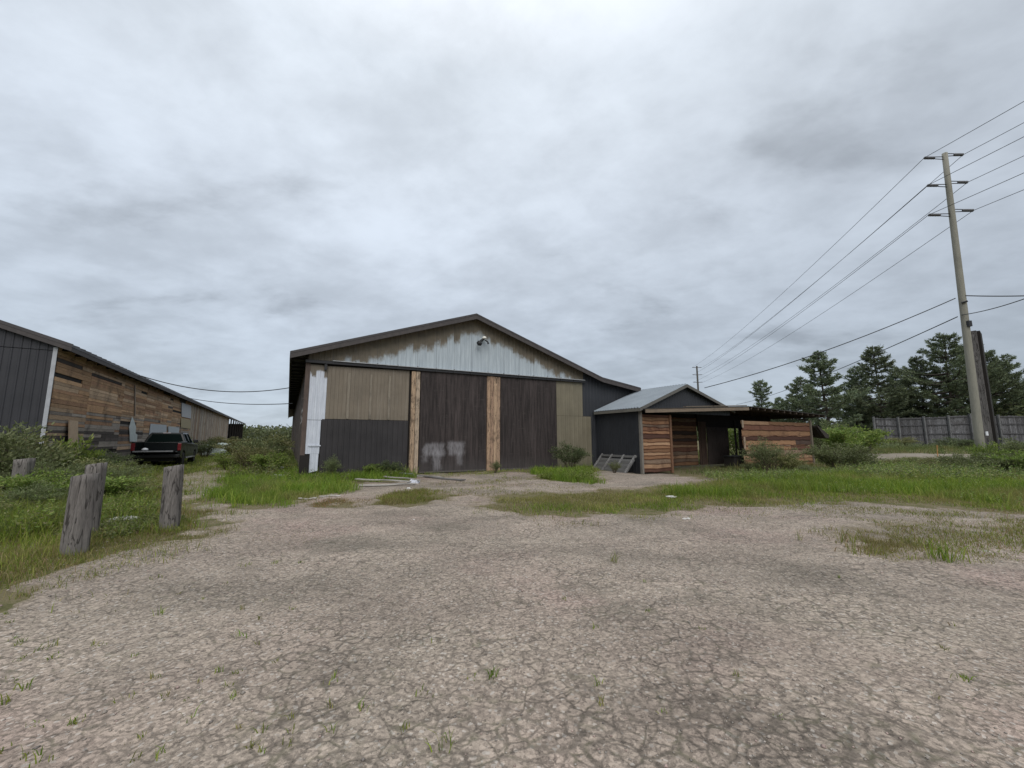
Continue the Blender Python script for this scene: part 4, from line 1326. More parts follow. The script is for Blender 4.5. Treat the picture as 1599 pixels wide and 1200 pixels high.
# ------------------------------------------------------------------ wooden bollards at the edge of the lot
def bollard(px, base_y, h, wd, dp, rz, lean, label, grp, notch=False, seed=0):
    x, y = G(px, base_y)
    r = random.Random(seed)
    bm = bmesh.new()
    nz_, ns = 14, 28
    rings = []
    for j in range(nz_ + 1):
        t = j / nz_
        ring = []
        for i in range(ns):
            th = 2 * math.pi * i / ns
            cx_, cy_ = math.cos(th), math.sin(th)
            k = 1.0 / max(abs(cx_), abs(cy_)) ** .42
            cr = .030 * math.sin(th * 5 + seed) * (0.6 + .4 * math.sin(t * 4 + seed)) + .012 * math.sin(th * 11 + seed * 2 + t * 1.5) + r.uniform(-.004, .004)
            rr = k * (1.0 - .06 * t) + cr / wd * 2 * .45
            px2, py2 = cx_ * rr * wd / 2, cy_ * rr * dp / 2
            if notch and abs(((th + math.pi / 2 + math.pi) % (2 * math.pi)) - math.pi) < .24: py2 += .06 * (1.2 * t - .15)
            z = -.12 + (h + .12) * t + (r.uniform(-.012, .012) + .02 * cx_ if j == nz_ else 0)
            ring.append(bm.verts.new((px2 + lean[0] * t, py2 + lean[1] * t, z)))
        rings.append(ring)
    for a, b_ in zip(rings[:-1], rings[1:]):
        for i in range(ns): bm.faces.new((a[i], a[(i + 1) % ns], b_[(i + 1) % ns], b_[i]))
    bm.faces.new(rings[-1])
    me = bpy.data.meshes.new("wooden_bollard")
    bm.to_mesh(me); bm.free()
    ca = me.color_attributes.new("Col", 'FLOAT_COLOR', 'CORNER')
    ca.data.foreach_set('color', np.tile(np.array([.165, .150, .138, 1], np.float32), len(me.loops)))
    me.materials.append(M_GREY)
    for p_ in me.polygons: p_.use_smooth = len(p_.vertices) == 4
    o = bpy.data.objects.new("wooden_bollard", me); C.objects.link(o)
    o.location = (x, y, gzf(x, y)); o.rotation_euler = (0, 0, rz)
    tag(o, label, "bollard", grp)
    return o

BG = "wooden bollards along the lot edge"
bollard(117, 868, 1.06, .262, .26, .05, (.0, .0), "weathered grey log post, front one of the tight pair, split down its face", BG, True, 1)
bollard(134, 845, 1.17, .245, .25, .30, (.0, .03), "grey log post standing close behind the split front post", BG, False, 2)
bollard(264, 829, 1.10, .265, .265, .12, (-.03, .0), "grey square-cut timber post standing alone in front of the truck", BG, False, 3)
bollard(30, 795, 1.12, .32, .32, .2, (-.05, 0), "stubby timber post half buried in grass, leftmost of the posts", BG, False, 4)

# ------------------------------------------------------------------ utility poles, wires
PW = mat_wood("pole_wood", (9, 9, .5), 1.0, .35, .85, (.10, .10, .085), .35, .3)
WIRE = mat_plain("wire_black", (0.02, 0.02, 0.022), .6, .1, 3)
INS = mat_plain("grey_insulator", (0.11, 0.11, 0.115), .4, .2, 9)
PY = 21.0
pt = at(1475, 240, PY); pb = at(1530, 700, PY)
pole = thing("utility_pole", "tall wooden utility pole with three tiers of insulators beside the dark sign post", "utility pole", (pb.x, PY, gzf(pb.x, PY)))
gp = pole.location.z
rel = pt.x - pb.x
mb = MB()
H_ = pt.z - gp
mb.tube([(rel * t * .5 + rel * .0 + (rel * .5 * t), 0, H_ * t) for t in np.linspace(0, 1, 10)], list(np.linspace(.185, .120, 10)), 16, (.235, .225, .185))
mb.build("shaft", PW, pole, smooth=True)
tips = {}
for nm, (xa, ya), (xb, yb) in (("a", (1443, 247), (1504, 242)), ("b", (1448, 290), (1511, 285)), ("c", (1450, 336), (1520, 329))):
    for side_, (x, y) in (("L", (xa, ya)), ("R", (xb, yb))):
        p = at(x, y, PY); tips[nm + side_] = p
        t = (p.z - gp) / H_
        c0 = Vector((rel * t, 0, p.z - gp)); q = Vector((p.x - pole.location.x, 0, p.z - gp))
        d = q - c0; m = c0 + d * .5
        mb = MB()
        mb.tube([c0 + Vector((0, 0, .07)), m + Vector((0, 0, .06)), m + Vector((0, 0, 0))], .022, 6)
        mb.tube([c0 + Vector((0, 0, -.09)), m + Vector((0, 0, -.06)), m + Vector((0, 0, 0))], .022, 6)
        br = mb.build("bracket", M_IRON, pole)
        mb = MB()
        e = q - m; kk = 7
        mb.tube([m + e * (i / (2 * kk)) for i in range(2 * kk + 1)], [(.085 if i % 2 else .045) for i in range(2 * kk + 1)], 8)
        mb.build("insulator", INS, br)
mb = MB(); mb.tube([(rel * (8.9 / H_) - .2, -.1, 8.9), (rel * (8.9 / H_) - .02, -.25, 8.95)], .05, 6); mb.box(rel * .5 - .12, rel * .5 + .05, -.25, -.12, 7.6, 7.9); mb.build("cable_clamp", M_IRON, pole)
mb = MB(); mb.box(.16, .27, -.24, -.20, 1.95, 2.15, (.62, .63, .65)); mb.build("pole_tag", M_COL, pole)

# distant pole of the same line
fb = at(1088, 572, 91)
fpole = thing("utility_pole", "distant utility pole rising behind the shed roof peak", "utility pole", (fb.x, 91, gzf(fb.x, 91)))
mb = MB(); hh = fb.z - fpole.location.z
mb.tube([(0, 0, 0), (0, 0, hh)], [.26, .18], 8, (.10, .095, .085)); mb.build("shaft", PW, fpole)
ft = {}
for nm, z in (("a", fb.z - .35), ("b", fb.z - 2.0), ("c", fb.z - 3.7)):
    for side_, s in (("L", -1), ("R", 1)):
        mb = MB(); mb.tube([(0, 0, z - fpole.location.z), (s * 1.05, 0, z - fpole.location.z + .05)], .07, 5); mb.build("insulator", INS, fpole)
        ft[nm + side_] = Vector((fb.x + s * 1.05, 91, z))

def wire(name, a, b_, sag, rad, label, cat="wire", grp=None, k=40):
    pts = [a.lerp(b_, i / k) + Vector((0, 0, -4 * sag * (i / k) * (1 - i / k))) for i in range(k + 1)]
    mb = MB(); mb.tube(pts, rad, 5, (1, 1, 1), cap=False)
    o = mb.build(name, WIRE); tag(o, label, cat, grp)
    return o

WG = "power lines strung between the poles"
names = {"aL": "top power line on the left side of the tall pole", "aR": "top power line on the right side of the tall pole",
         "bL": "middle power line on the left side of the tall pole", "bR": "middle power line on the right side of the tall pole",
         "cL": "lowest insulator power line on the left side of the tall pole", "cR": "lowest insulator power line on the right side of the tall pole"}
nxt = Vector((7.0, -49.0, 0))
for k_ in ("aL", "aR", "bL", "bR", "cL", "cR"):
    a = tips[k_]
    far = ft[k_]
    near = a + nxt + Vector((0, 0, .2))
    k = 44
    pts = [far.lerp(a, i / k) + Vector((0, 0, -4 * .9 * (i / k) * (1 - i / k))) for i in range(k + 1)]
    pts += [a.lerp(near, i / k) + Vector((0, 0, -4 * .5 * (i / k) * (1 - i / k))) for i in range(1, k + 1)]
    mb = MB(); mb.tube(pts, .0145, 5, cap=False)
    tag(mb.build("power_line", WIRE), names[k_], "power line", WG)

peakw = Vector((C0[0] + uP * math.cos(ANG), C0[1] + uP * math.sin(ANG), zP - .2))
sv1 = at(1492, 466, PY); sv2 = at(1495, 495, PY)
CGR = "service cables running off the tall pole"
wire("service_cable", sv1, at(1100, 606, 27), .35, .024, "thick service cable from the tall pole down to the shed roof", "cable", CGR)
wire("service_cable", sv2, at(1150, 632, 75), .6, .026, "lower service cable passing behind the pines from the tall pole", "cable", CGR)
wire("service_cable", sv1 + Vector((.25, 0, .15)), at(1640, 461, 19), .05, .028, "upper service cable leaving the tall pole to the right", "cable", CGR)
wire("service_cable", sv2 + Vector((.25, 0, .1)), at(1640, 452, 13.5), .12, .020, "lower service cable rising from the tall pole to the right", "cable", CGR)
BGR = "cables strung between the two barns"
v1 = LS(205, 580)[0]
def lbpt(v, z, x=.45): return Vector((B0[0] + x * math.cos(ANGL) - v * math.sin(ANGL), B0[1] + x * math.sin(ANGL) + v * math.cos(ANGL), z))
def mbpt(v, z, u=-.65): return Vector((A0[0] + u * math.cos(ANG) - v * math.sin(ANG), A0[1] + u * math.sin(ANG) + v * math.cos(ANG), z))
wire("barn_cable", lbpt(LS(205, 580)[0], ez + .12), mbpt(10, 4.72), .55, .026, "upper drooping cable strung between the long barn and the big barn", "cable", BGR)
wire("barn_cable", lbpt(LS(288, 618)[0], ez + .12), mbpt(14, 4.05, -.4), .25, .028, "lower cable strung between the long barn and the big barn", "cable", BGR)

# ------------------------------------------------------------------ dark timber slab (sign post seen edge on) behind the pole
sb_ = at(1538, 706, 22.2); st_ = at(1522, 517, 22.2)
sg = thing("sign_post", "tall dark timber sign standing edge-on right behind the utility pole", "sign", (sb_.x + .28, 22.2, gzf(sb_.x, 22.2)))
hs_ = st_.z - sg.location.z
mb = MB(); M_ = Matrix.Rotation(R(38), 4, 'Z')
mb.box(-.10, .24, -.16, .16, 0, hs_ - .02, (.135, .125, .118), M=M_); mb.build("post", M_GREY, sg)
mb = MB(); mb.box(.245, 1.5, -.28, -.02, 1.2, hs_, (.05, .05, .05), M=M_); mb.build("panel", M_DIM, sg)

# ------------------------------------------------------------------ tall board fence beyond the road
fpts = [at(1362, 653, 51), at(1400, 653.5, 50), at(1440, 652.5, 49), at(1478, 651, 48), at(1512, 648.5, 47.5), at(1556, 650, 47), at(1600, 649.5, 46.5), at(1700, 648, 46), at(1850, 646, 45)]
fence = thing("board_fence", "tall grey weathered board fence with three rails beyond the road", "fence", (fpts[0].x, fpts[0].y, gzf(fpts[0].x, fpts[0].y)))
fo = fence.location.copy()
mb = MB(); rl = MB(); rf = random.Random(5)
for a, b_ in zip(fpts[:-1], fpts[1:]):
    d = Vector((b_.x - a.x, b_.y - a.y, 0)); L = d.length; d.normalize(); nn = Vector((d.y, -d.x, 0))
    s = 0
    while s < L:
        wv = rf.uniform(.14, .2)
        p = Vector((a.x, a.y, 0)) + d * s; q = p + d * (wv - .012)
        zt_ = a.z + (b_.z - a.z) * s / L + rf.uniform(-.05, .04)
        zb_ = gzf(p.x, p.y) + .05
        k = rf.uniform(.55, 1.3); cc = (.145 * k, .142 * k, .146 * k)
        o1 = nn * rf.uniform(0, .012)
        vs = []
        for zz in (zb_, zt_):
            vs += [p - fo + o1 + Vector((0, 0, zz)), q - fo + o1 + Vector((0, 0, zz)), q - fo - nn * .03 + Vector((0, 0, zz)), p - fo - nn * .03 + Vector((0, 0, zz))]
        vs = [Vector((w_.x, w_.y, w_.z)) for w_ in vs]
        mb.add(vs, [(0, 1, 5, 4), (1, 2, 6, 5), (2, 3, 7, 6), (3, 0, 4, 7), (4, 5, 6, 7)], cc)
        s += wv
    for t in (.12, .42, .72, .95):
        za = gzf(a.x, a.y) + (a.z - gzf(a.x, a.y)) * t; zb_ = gzf(b_.x, b_.y) + (b_.z - gzf(b_.x, b_.y)) * t
        pa = Vector((a.x, a.y, za)) - fo + nn * .02; pb_ = Vector((b_.x, b_.y, zb_)) - fo + nn * .02
        vs = [pa, pb_, pb_ + Vector((0, 0, .13)), pa + Vector((0, 0, .13))]; vs += [w_ + nn * .06 for w_ in vs]
        rl.add(vs, [(4, 5, 6, 7), (0, 1, 5, 4), (3, 7, 6, 2)], (.085, .083, .086))
mb.build("boards", M_GREY, fence); rl.build("rails", M_GREY, fence)
for p in fpts:
    mb = MB(); z0 = gzf(p.x, p.y); mb.box(p.x - fo.x - .08, p.x - fo.x + .08, p.y - fo.y - .26, p.y - fo.y - .09, z0 - fo.z, p.z - fo.z + .15, (.15, .15, .15)); mb.build("fence_post", M_GREY, fence)
for ch in fence.children:
    if ch.name.startswith(("boards", "rails")):
        ch.data.transform(Matrix.Translation((0, 0, 0)))
p0 = fpts[0]
mb = MB()
for i in range(8):
    k = rf.uniform(.8, 1.2); mb.box(-1.9 + i * .22, -1.9 + i * .22 + .2, -.03, .03, 0, 1.15 + rf.uniform(-.1, .1), (.17 * k, .17 * k, .172 * k))
mb.build("low_boards", M_GREY, fence)
sk = at(1462, 697, 34)
stake = MB(); stake.box(-.02, .02, -.02, .02, 0, 1.0, (.40, .20, .07), M=Matrix.Rotation(.06, 4, 'Y')); stake.box(-.022, .022, -.022, .022, 1.01, 1.06, (.5, .22, .06), M=Matrix.Rotation(.06, 4, 'Y'))
o = stake.build("survey_stake", M_COL); o.location = (sk.x, 34, gzf(sk.x, 34)); tag(o, "thin orange survey stake standing in grass by the gravel road", "stake")

# ------------------------------------------------------------------ debris
pp = C0[0] - .05 * math.cos(ANG) - 1.6 * math.sin(ANG), C0[1] - .05 * math.sin(ANG) + 1.6 * math.cos(ANG)
pal = thing("pallet", "grey wooden pallet leaning against the charcoal shed wall", "pallet", (pp[0], pp[1], gzf(*pp)), ANG + R(90))
TL = Matrix.Translation((0, .92, 0.02)) @ Matrix.Rotation(-R(52), 4, 'X')
TL = Matrix.Translation((0, .95, 0.02)) @ Matrix.Rotation(R(48), 4, 'X')
# local x runs along the wall, local +y points away from the barn wall (to the left in the photograph)
TL = Matrix.Translation((-.1, .86, 0.03)) @ Matrix.Rotation(R(180), 4, 'Z') @ Matrix.Rotation(R(48), 4, 'X')
for x in (-1.25, -.45, .45, 1.25):
    mb = MB(); mb.box(x - .05, x + .05, 0, 1.15, .02, .07, (.20, .195, .19), M=TL); mb.build("stringer", M_GREY, pal)
for i, y in enumerate((0.0, .15, .30, .45, .60, .75, 1.0)):
    mb = MB(); mb.box(-1.35, 1.35, y, y + .145, -.012, .016, (.085 + .02 * (i % 2), .083 + .02 * (i % 2), .08 + .02 * (i % 2)), M=TL); mb.build("deck_board", M_GREYH, pal)

DG = "loose boards lying in front of the barn"
def plank(px0, py0, px1, py1, wd, th, col, label, lift=.03):
    a = G(px0, py0); b_ = G(px1, py1)
    a = Vector((a[0], a[1], gzf(*a) + lift)); b_ = Vector((b_[0], b_[1], gzf(*b_) + lift))
    d = b_ - a; L = d.length
    mb = MB(); k = 6
    vs = []; fs = []
    for i in range(k + 1):
        x = L * i / k; zz = .012 * math.sin(i * 1.3 + px0); w_ = wd / 2 * (1 + .06 * math.sin(i * 2.1 + py0))
        vs += [(x, -w_, zz), (x, w_, zz), (x, w_, zz + th), (x, -w_, zz + th)]
    for i in range(k):
        o_ = 4 * i
        for j in range(4): fs.append((o_ + j, o_ + 4 + j, o_ + 4 + (j + 1) % 4, o_ + (j + 1) % 4))
    fs += [(0, 1, 2, 3), (4 * k + 3, 4 * k + 2, 4 * k + 1, 4 * k)]
    mb.add(vs, fs, col)
    o = mb.build("board", M_GREYH)
    o.location = a; o.rotation_euler = (0, -math.asin(d.z / L), math.atan2(d.y, d.x))
    tag(o, label, "board", DG)

plank(556, 752, 640, 757, .16, .03, (.34, .32, .29), "pale board lying at the grass edge, rear of the left pair", .10)
plank(561, 761, 650, 758, .16, .03, (.36, .34, .31), "pale board lying on the gravel edge, front of the left pair", .05)
plank(600, 750, 655, 756, .12, .03, (.30, .28, .25), "grey board lying crosswise among weeds between the left pair and the door", .14)
plank(622, 743, 640, 744.5, .30, .04, (.26, .27, .29), "short grey board end showing beside the first door post", .10)
plank(640, 743.5, 724, 752, .22, .04, (.17, .16, .15), "long dark board lying before the left sliding door", .04)
plank(650, 745.5, 690, 747, .14, .03, (.30, .28, .26), "pale narrow board lying just behind the long dark board", .05)
plank(500, 776, 532, 775, .07, .02, (.42, .40, .37), "thin pale lath lying at the grass edge, right of two", .04)
plank(466, 780, 494, 779.5, .06, .02, (.40, .38, .35), "thin pale lath lying at the grass edge, left of two", .04)

def rag(px, py, sz, h, col, label, cat, name, seed=0, lift=0.0):
    x, y = G(px, py); r = random.Random(seed)
    bm = bmesh.new(); bmesh.ops.create_icosphere(bm, subdivisions=3, radius=1)
    for v in bm.verts:
        k = 1 + .28 * math.sin(v.co.x * 5 + seed) * math.cos(v.co.y * 6 + seed * 2) + r.uniform(-.12, .12)
        v.co = Vector((v.co.x * k * sz, v.co.y * k * sz * .6, max(-.02, v.co.z * h * k)))
    me = bpy.data.meshes.new(name); bm.to_mesh(me); bm.free()
    ca = me.color_attributes.new("Col", 'FLOAT_COLOR', 'CORNER')
    ca.data.foreach_set('color', np.tile(np.array(list(col) + [1], np.float32), len(me.loops)))
    me.materials.append(M_COL)
    o = bpy.data.objects.new(name, me); C.objects.link(o)
    o.location = (x, y, gzf(x, y) + lift); o.rotation_euler = (0, 0, r.uniform(0, 3))
    tag(o, label, cat)
    return o

rag(645, 756, .22, .14, (.50, .51, .56), "crumpled white bag lying beside the boards in front of the barn", "bag", "plastic_bag", 3)
rag(638, 764, .07, .05, (.6, .6, .58), "small white scrap on the gravel just below the crumpled bag", "litter", "paper_scrap", 4)
rag(193, 822, .21, .07, (.38, .38, .34), "pale crumpled sheet lying in grass between the wooden posts", "litter", "crumpled_sheet", 5, .10)
rag(1048, 779, .12, .025, (.5, .49, .46), "small pale scrap lying in the yellow grass before the lean-to", "litter", "paper_scrap", 6, .06)
rag(1073, 811, .16, .03, (.48, .46, .43), "pale flat scrap on the asphalt at the edge of the grass", "litter", "paper_scrap", 7)
rag(646, 813, .035, .03, (.6, .59, .56), "tiny white pebble alone on the asphalt before the left door", "stone", "pebble", 8)
rag(1540, 862, .07, .03, (.5, .5, .48), "small pale scrap in the dry grass at the right edge", "litter", "paper_scrap", 12)
def slabrock(px, py, w_, d_, h_, rz, col, label):
    x, y = G(px, py)
    mb = MB(); mb.box(-w_ / 2, w_ / 2, -d_ / 2, d_ / 2, 0, h_, col); mb.box(-w_ * .4, w_ * .3, -d_ * .6, -d_ * .5, 0, h_ * .7, col)
    o = mb.build("concrete_chunk", M_COL, bevel=.03); o.location = (x, y, gzf(x, y) + .12); o.rotation_euler = (.1, .12, rz)
    tag(o, label, "rubble", "concrete chunks in the grass by the barn corner")
slabrock(431, 741, .55, .3, .22, .4, (.34, .33, .29), "larger pale concrete chunk in the grass left of the barn corner")
slabrock(437, 752, .38, .25, .12, 1.1, (.40, .39, .36), "smaller pale concrete chunk in front of the larger one")
tb = thing("tarp_bundle", "pale tarp-wrapped bundle lying on the track behind the truck", "tarp", (*G(345, 712), 0.0), .4)
for i, (dx_, s_) in enumerate(((-.9, .62), (.2, .75), (1.2, .55))):
    bm = bmesh.new(); bmesh.ops.create_icosphere(bm, subdivisions=3, radius=s_)
    r = random.Random(i)
    for v in bm.verts:
        k = 1 + .15 * math.sin(v.co.x * 7 + i) * math.cos(v.co.z * 6) + r.uniform(-.04, .04)
        v.co = Vector((v.co.x * k * 1.2 + dx_, v.co.y * k, max(0, v.co.z * k + s_ * .6)))
    me = bpy.data.meshes.new("wrapped_bale"); bm.to_mesh(me); bm.free()
    ca = me.color_attributes.new("Col", 'FLOAT_COLOR', 'CORNER')
    ca.data.foreach_set('color', np.tile(np.array([.33, .38, .36, 1], np.float32), len(me.loops)))
    me.materials.append(M_COL)
    o = bpy.data.objects.new("wrapped_bale", me); C.objects.link(o); o.parent = tb


# ------------------------------------------------------------------ plants
def leaves(P, D, L, Wd, pal, jit=.3):
    """diamond leaves at P pointing along D"""
    k = len(P)
    D = D + rng.normal(0, jit, (k, 3)); D /= np.linalg.norm(D, axis=1, keepdims=True) + 1e-9
    S_ = np.cross(D, rng.normal(0, 1, (k, 3))); S_ /= np.linalg.norm(S_, axis=1, keepdims=True) + 1e-9
    L = L[:, None]; Wd = Wd[:, None]
    Nn = np.cross(D, S_)
    V = np.stack([P, P + D * L * .45 + S_ * Wd * .5 - Nn * L * .05, P + D * L, P + D * L * .45 - S_ * Wd * .5 - Nn * L * .05], 1)
    c = pal[(rng.random(k) * len(pal)).astype(int)] * rng.uniform(.7, 1.3, (k, 1))
    Q = np.arange(k * 4).reshape(-1, 4)
    return V.reshape(-1, 3), Q, np.repeat(c, 4, 0)


P_WILLOW = np.array([(.098, .118, .048), (.120, .140, .060), (.078, .096, .040), (.150, .165, .080)])
P_BRIGHT = np.array([(.110, .160, .030), (.135, .185, .038), (.085, .125, .026), (.175, .205, .055)])
P_DARK = np.array([(.058, .076, .032), (.074, .092, .038), (.046, .060, .028), (.092, .106, .048)])
P_OLIVE = np.array([(.130, .140, .050), (.155, .158, .062), (.100, .110, .040), (.190, .180, .085)])


def shrub_mesh(h, r, nst, nl, ls, pal, seed, up=.5, droop=.0):
    global rng
    keep = rng; rng = np.random.default_rng(seed)
    st = MB(); Ps = []; Ds = []
    for i in range(nst):
        a = rng.uniform(0, 2 * np.pi); k = rng.uniform(.15, 1) ** .7
        tip = np.array([math.cos(a) * r * k, math.sin(a) * r * k, h * rng.uniform(.55, 1.0) * (1 - .35 * k * k)])
        b0 = np.array([math.cos(a) * r * .12, math.sin(a) * r * .12, 0])
        ts = np.linspace(0, 1, 7)[:, None]
        bend = np.array([0, 0, h * .18])
        path = b0 + (tip - b0) * ts + bend * np.sin(ts * np.pi) * (1 - droop) - np.array([0, 0, droop * h * .25]) * ts ** 3
        path += rng.normal(0, .03 * r, path.shape) * ts
        st.tube([tuple(p) for p in path], list(np.linspace(.014, .004, 7)), 4, (1, 1, 1), cap=False)
        m = max(4, int(nl / nst))
        t = rng.uniform(.22, 1.02, m)
        idx = np.clip(t * 6, 0, 5.99); i0 = idx.astype(int); f = (idx - i0)[:, None]
        p = path[i0] * (1 - f) + path[i0 + 1] * f
        tw = np.stack([np.cos(q := rng.uniform(0, 2 * np.pi, m)), np.sin(q), rng.uniform(-.2, .9, m)], 1)
        off = rng.uniform(0, 1, m)[:, None] * r * .20
        Ps.append(p + tw * off); Ds.append(tw + (tip - b0) / np.linalg.norm(tip - b0) * up)
    P = np.concatenate(Ps); D = np.concatenate(Ds)
    P[:, 2] = np.maximum(P[:, 2], .03)
    out = leaves(P, D, ls * rng.uniform(.6, 1.3, len(P)), ls * .45 * rng.uniform(.7, 1.3, len(P)), pal)
    rng = keep
    return st, out


PROTO = {}
def shrub(kind, x, y, h, r, label, cat="bush", name="shrub", group=None, rz=None):
    """first shrub of a kind builds the meshes; later ones reuse them at their own size"""
    if kind not in PROTO:
        spec = dict(willow=(26, 5200, .085, P_WILLOW, .7, 0), bright=(20, 3200, .10, P_BRIGHT, .5, .1), dark=(26, 5600, .07, P_DARK, .5, 0),
                    olive=(26, 4600, .08, P_OLIVE, .6, .1), fine=(34, 6500, .060, P_WILLOW, .9, 0), arch=(16, 2600, .12, P_BRIGHT, .4, .9))[kind]
        st, (V, Q, c) = shrub_mesh(1.0 * 1.6, 1.1, spec[0], spec[1], spec[2], spec[3], len(PROTO) + 5, spec[4], spec[5])
        e = thing(name, label, cat, (x, y, gzf(x, y)), 0, group)
        np_mesh("foliage", V, [Q], LEAF, c, e)
        st.build("stems", STEM, e)
        PROTO[kind] = e
        o = e
        o.rotation_euler.z = rz if rz is not None else random.uniform(0, 6.28)
    else:
        o = copy_thing(PROTO[kind], (x, y, gzf(x, y)), rz if rz is not None else random.uniform(0, 6.28), label, group=group)
        o.name = name
    o.scale = (r / 1.1, r / 1.1, h / 1.6)
    return o


def pxy(px, Y): return (px - 799.5) / FPX * Y / 1.0 * (CP + SP * .13) , Y

SHR = [
 # px, depth, h, r, kind, label
 (12, 11.2, 2.15, 1.6, "willow", "tall rounded willow-like shrub at the far left edge before the charcoal wall"),
 (62, 12.6, 1.85, 1.3, "olive", "yellowish shrub left of the white corner trim"),
 (-40, 10.8, 1.5, 1.2, "olive", "yellow-green shrub at the left picture edge behind the leftmost post"),
 (110, 14.3, 2.35, 1.0, "arch", "bright leafy shrub arching over the plywood sheet"),
 (84, 13.6, 1.6, .8, "dark", "dark shrub at the foot of the white corner trim"),
 (140, 15.2, 1.35, 1.0, "dark", "dark low shrub under the plank wall right of the plywood"),
 (178, 17.6, 1.25, .9, "dark", "dark shrub by the plank wall just left of the truck"),
 (125, 12.5, .95, 1.0, "willow", "low green shrub right behind the tight pair of posts"),
 (200, 13.5, .75, .9, "fine", "wispy low shrub between the lone post and the plank wall"),
 (86, 9.6, 1.0, .8, "bright", "bright weedy shrub between the leftmost post and the tight pair"),
 (2, 7.9, .45, .8, "olive", "yellowish weed clump in front of the leftmost post"),
 (172, 10.0, .85, 1.0, "bright", "bright weed clump right of the tight pair of posts"),
 (225, 10.5, .62, .7, "olive", "yellowish weed clump just left of the lone post"),
 (95, 10.8, 1.15, 1.0, "fine", "feathery grey-green shrub between the leftmost post and the plywood"),
 (68, 8.9, .70, .7, "fine", "feathery weed clump right of the leftmost post"),
 (150, 13.4, 1.0, 1.0, "olive", "yellowish shrub between the posts and the dark shrub by the plank wall"),
 (205, 15.6, .85, .9, "willow", "grey-green low shrub beneath the truck's left rear corner"),
 (400, 19.5, 1.35, 1.2, "olive", "yellow-green shrub on the bank left of the barn corner"),
 (432, 18.0, 1.15, 1.0, "bright", "bright green shrub touching the barn's front left corner"),
 (368, 21.5, 1.05, 1.2, "bright", "bright low shrub nearest the track left of the barn"),
 (418, 24.0, 1.75, 1.6, "willow", "big shrub behind the bank between the two barns"),
 (385, 31.0, 1.75, 1.8, "olive", "olive shrub where the grass bank meets the track"),
 (437, 31.0, 1.95, 1.6, "olive", "yellowish shrub beside the big barn's side wall"),
 (410, 48.0, 2.1, 2.4, "dark", "far dark shrub between the barns nearest the open bays"),
 (330, 34.0, 1.7, 1.3, "dark", "dark shrub against the vertical boards behind the truck"),
 (349, 46.0, 1.9, 2.0, "olive", "olive shrub against the vertical boards near the open bays"),
 (296, 34.5, 2.0, .9, "bright", "bright leafy shrub climbing the boards above the truck cab"),
 (588, 17.7, .62, .55, "bright", "bright leafy weed clump under the dark lower panel"),
 (615, 18.0, .75, .7, "dark", "dark green weed clump left of the first door post"),
 (523, 16.7, .95, .45, "fine", "wispy dry weed against the dark lower panel"),
 (774, 19.3, .62, .30, "fine", "spindly weed growing between the two sliding doors"),
 (888, 21.0, 1.55, 1.05, "dark", "dark shrub in front of the olive panel"),
 (955, 19.8, .60, .40, "fine", "small wispy weed in front of the leaning pallet"),
 (1194, 20.6, 1.85, 1.30, "fine", "feathery grey-green bush before the orange plank panel"),
 (1218, 20.4, 1.20, .85, "olive", "yellowish low part of the bush at its right before the orange plank panel"),
 (1163, 20.8, .75, .55, "willow", "low shrub in front of the storage bin opening"),
 (1298, 22.6, 1.70, 1.75, "willow", "shrub at the right end of the plank panel"),
 (1318, 23.4, 1.25, 1.3, "dark", "dark low shrub right of the plank panel"),
 (1250, 21.0, .55, .8, "fine", "low wispy shrub under the plank panel"),
 (1312, 33.0, 3.1, 2.6, "bright", "tall bright shrub behind the lean-to roof's right end"),
 (1338, 37.0, 2.7, 1.9, "bright", "bright tall shrub left of the fence end"),
 (1280, 38.0, 3.2, 2.4, "willow", "tall shrub seen over the lean-to roof's right end"),
 (1150, 32.0, 3.0, 2.6, "bright", "green shrub seen through the gap in the lean-to"),
 (1525, 20.3, 1.85, .75, "bright", "bright leafy shrub at the foot of the utility pole"),
 (1490, 19.6, 1.20, 1.1, "willow", "grey-green shrub left of the utility pole's foot"),
 (1550, 18.0, 1.15, 1.1, "willow", "grey-green shrub right of the utility pole's foot"),
 (1598, 17.0, 1.30, 1.2, "bright", "bright shrub at the right picture edge"),
 (1440, 22.5, .85, 1.2, "olive", "low yellowish shrub in the grass left of the pole"),
 (1585, 23.0, 2.0, 1.5, "willow", "taller shrub at the right edge before the fence"),
 (1555, 26.0, 1.6, 1.5, "dark", "dark shrub behind the sign post"),
 (1412, 29.0, .55, 1.2, "olive", "low shrub on the near verge of the gravel road"),
 (1480, 45.0, 1.3, 2.0, "dark", "dark shrub along the fence foot left of the pole"),
 (1395, 47.5, 1.3, 2.0, "olive", "olive shrub along the fence foot near its left end"),
]
for px, Y, h, r, kind, label in SHR:
    a = (px - 799.5) / FPX
    shrub(kind, a * Y * 1.009, Y, h, r, label, group="shrubs and weeds around the barns")

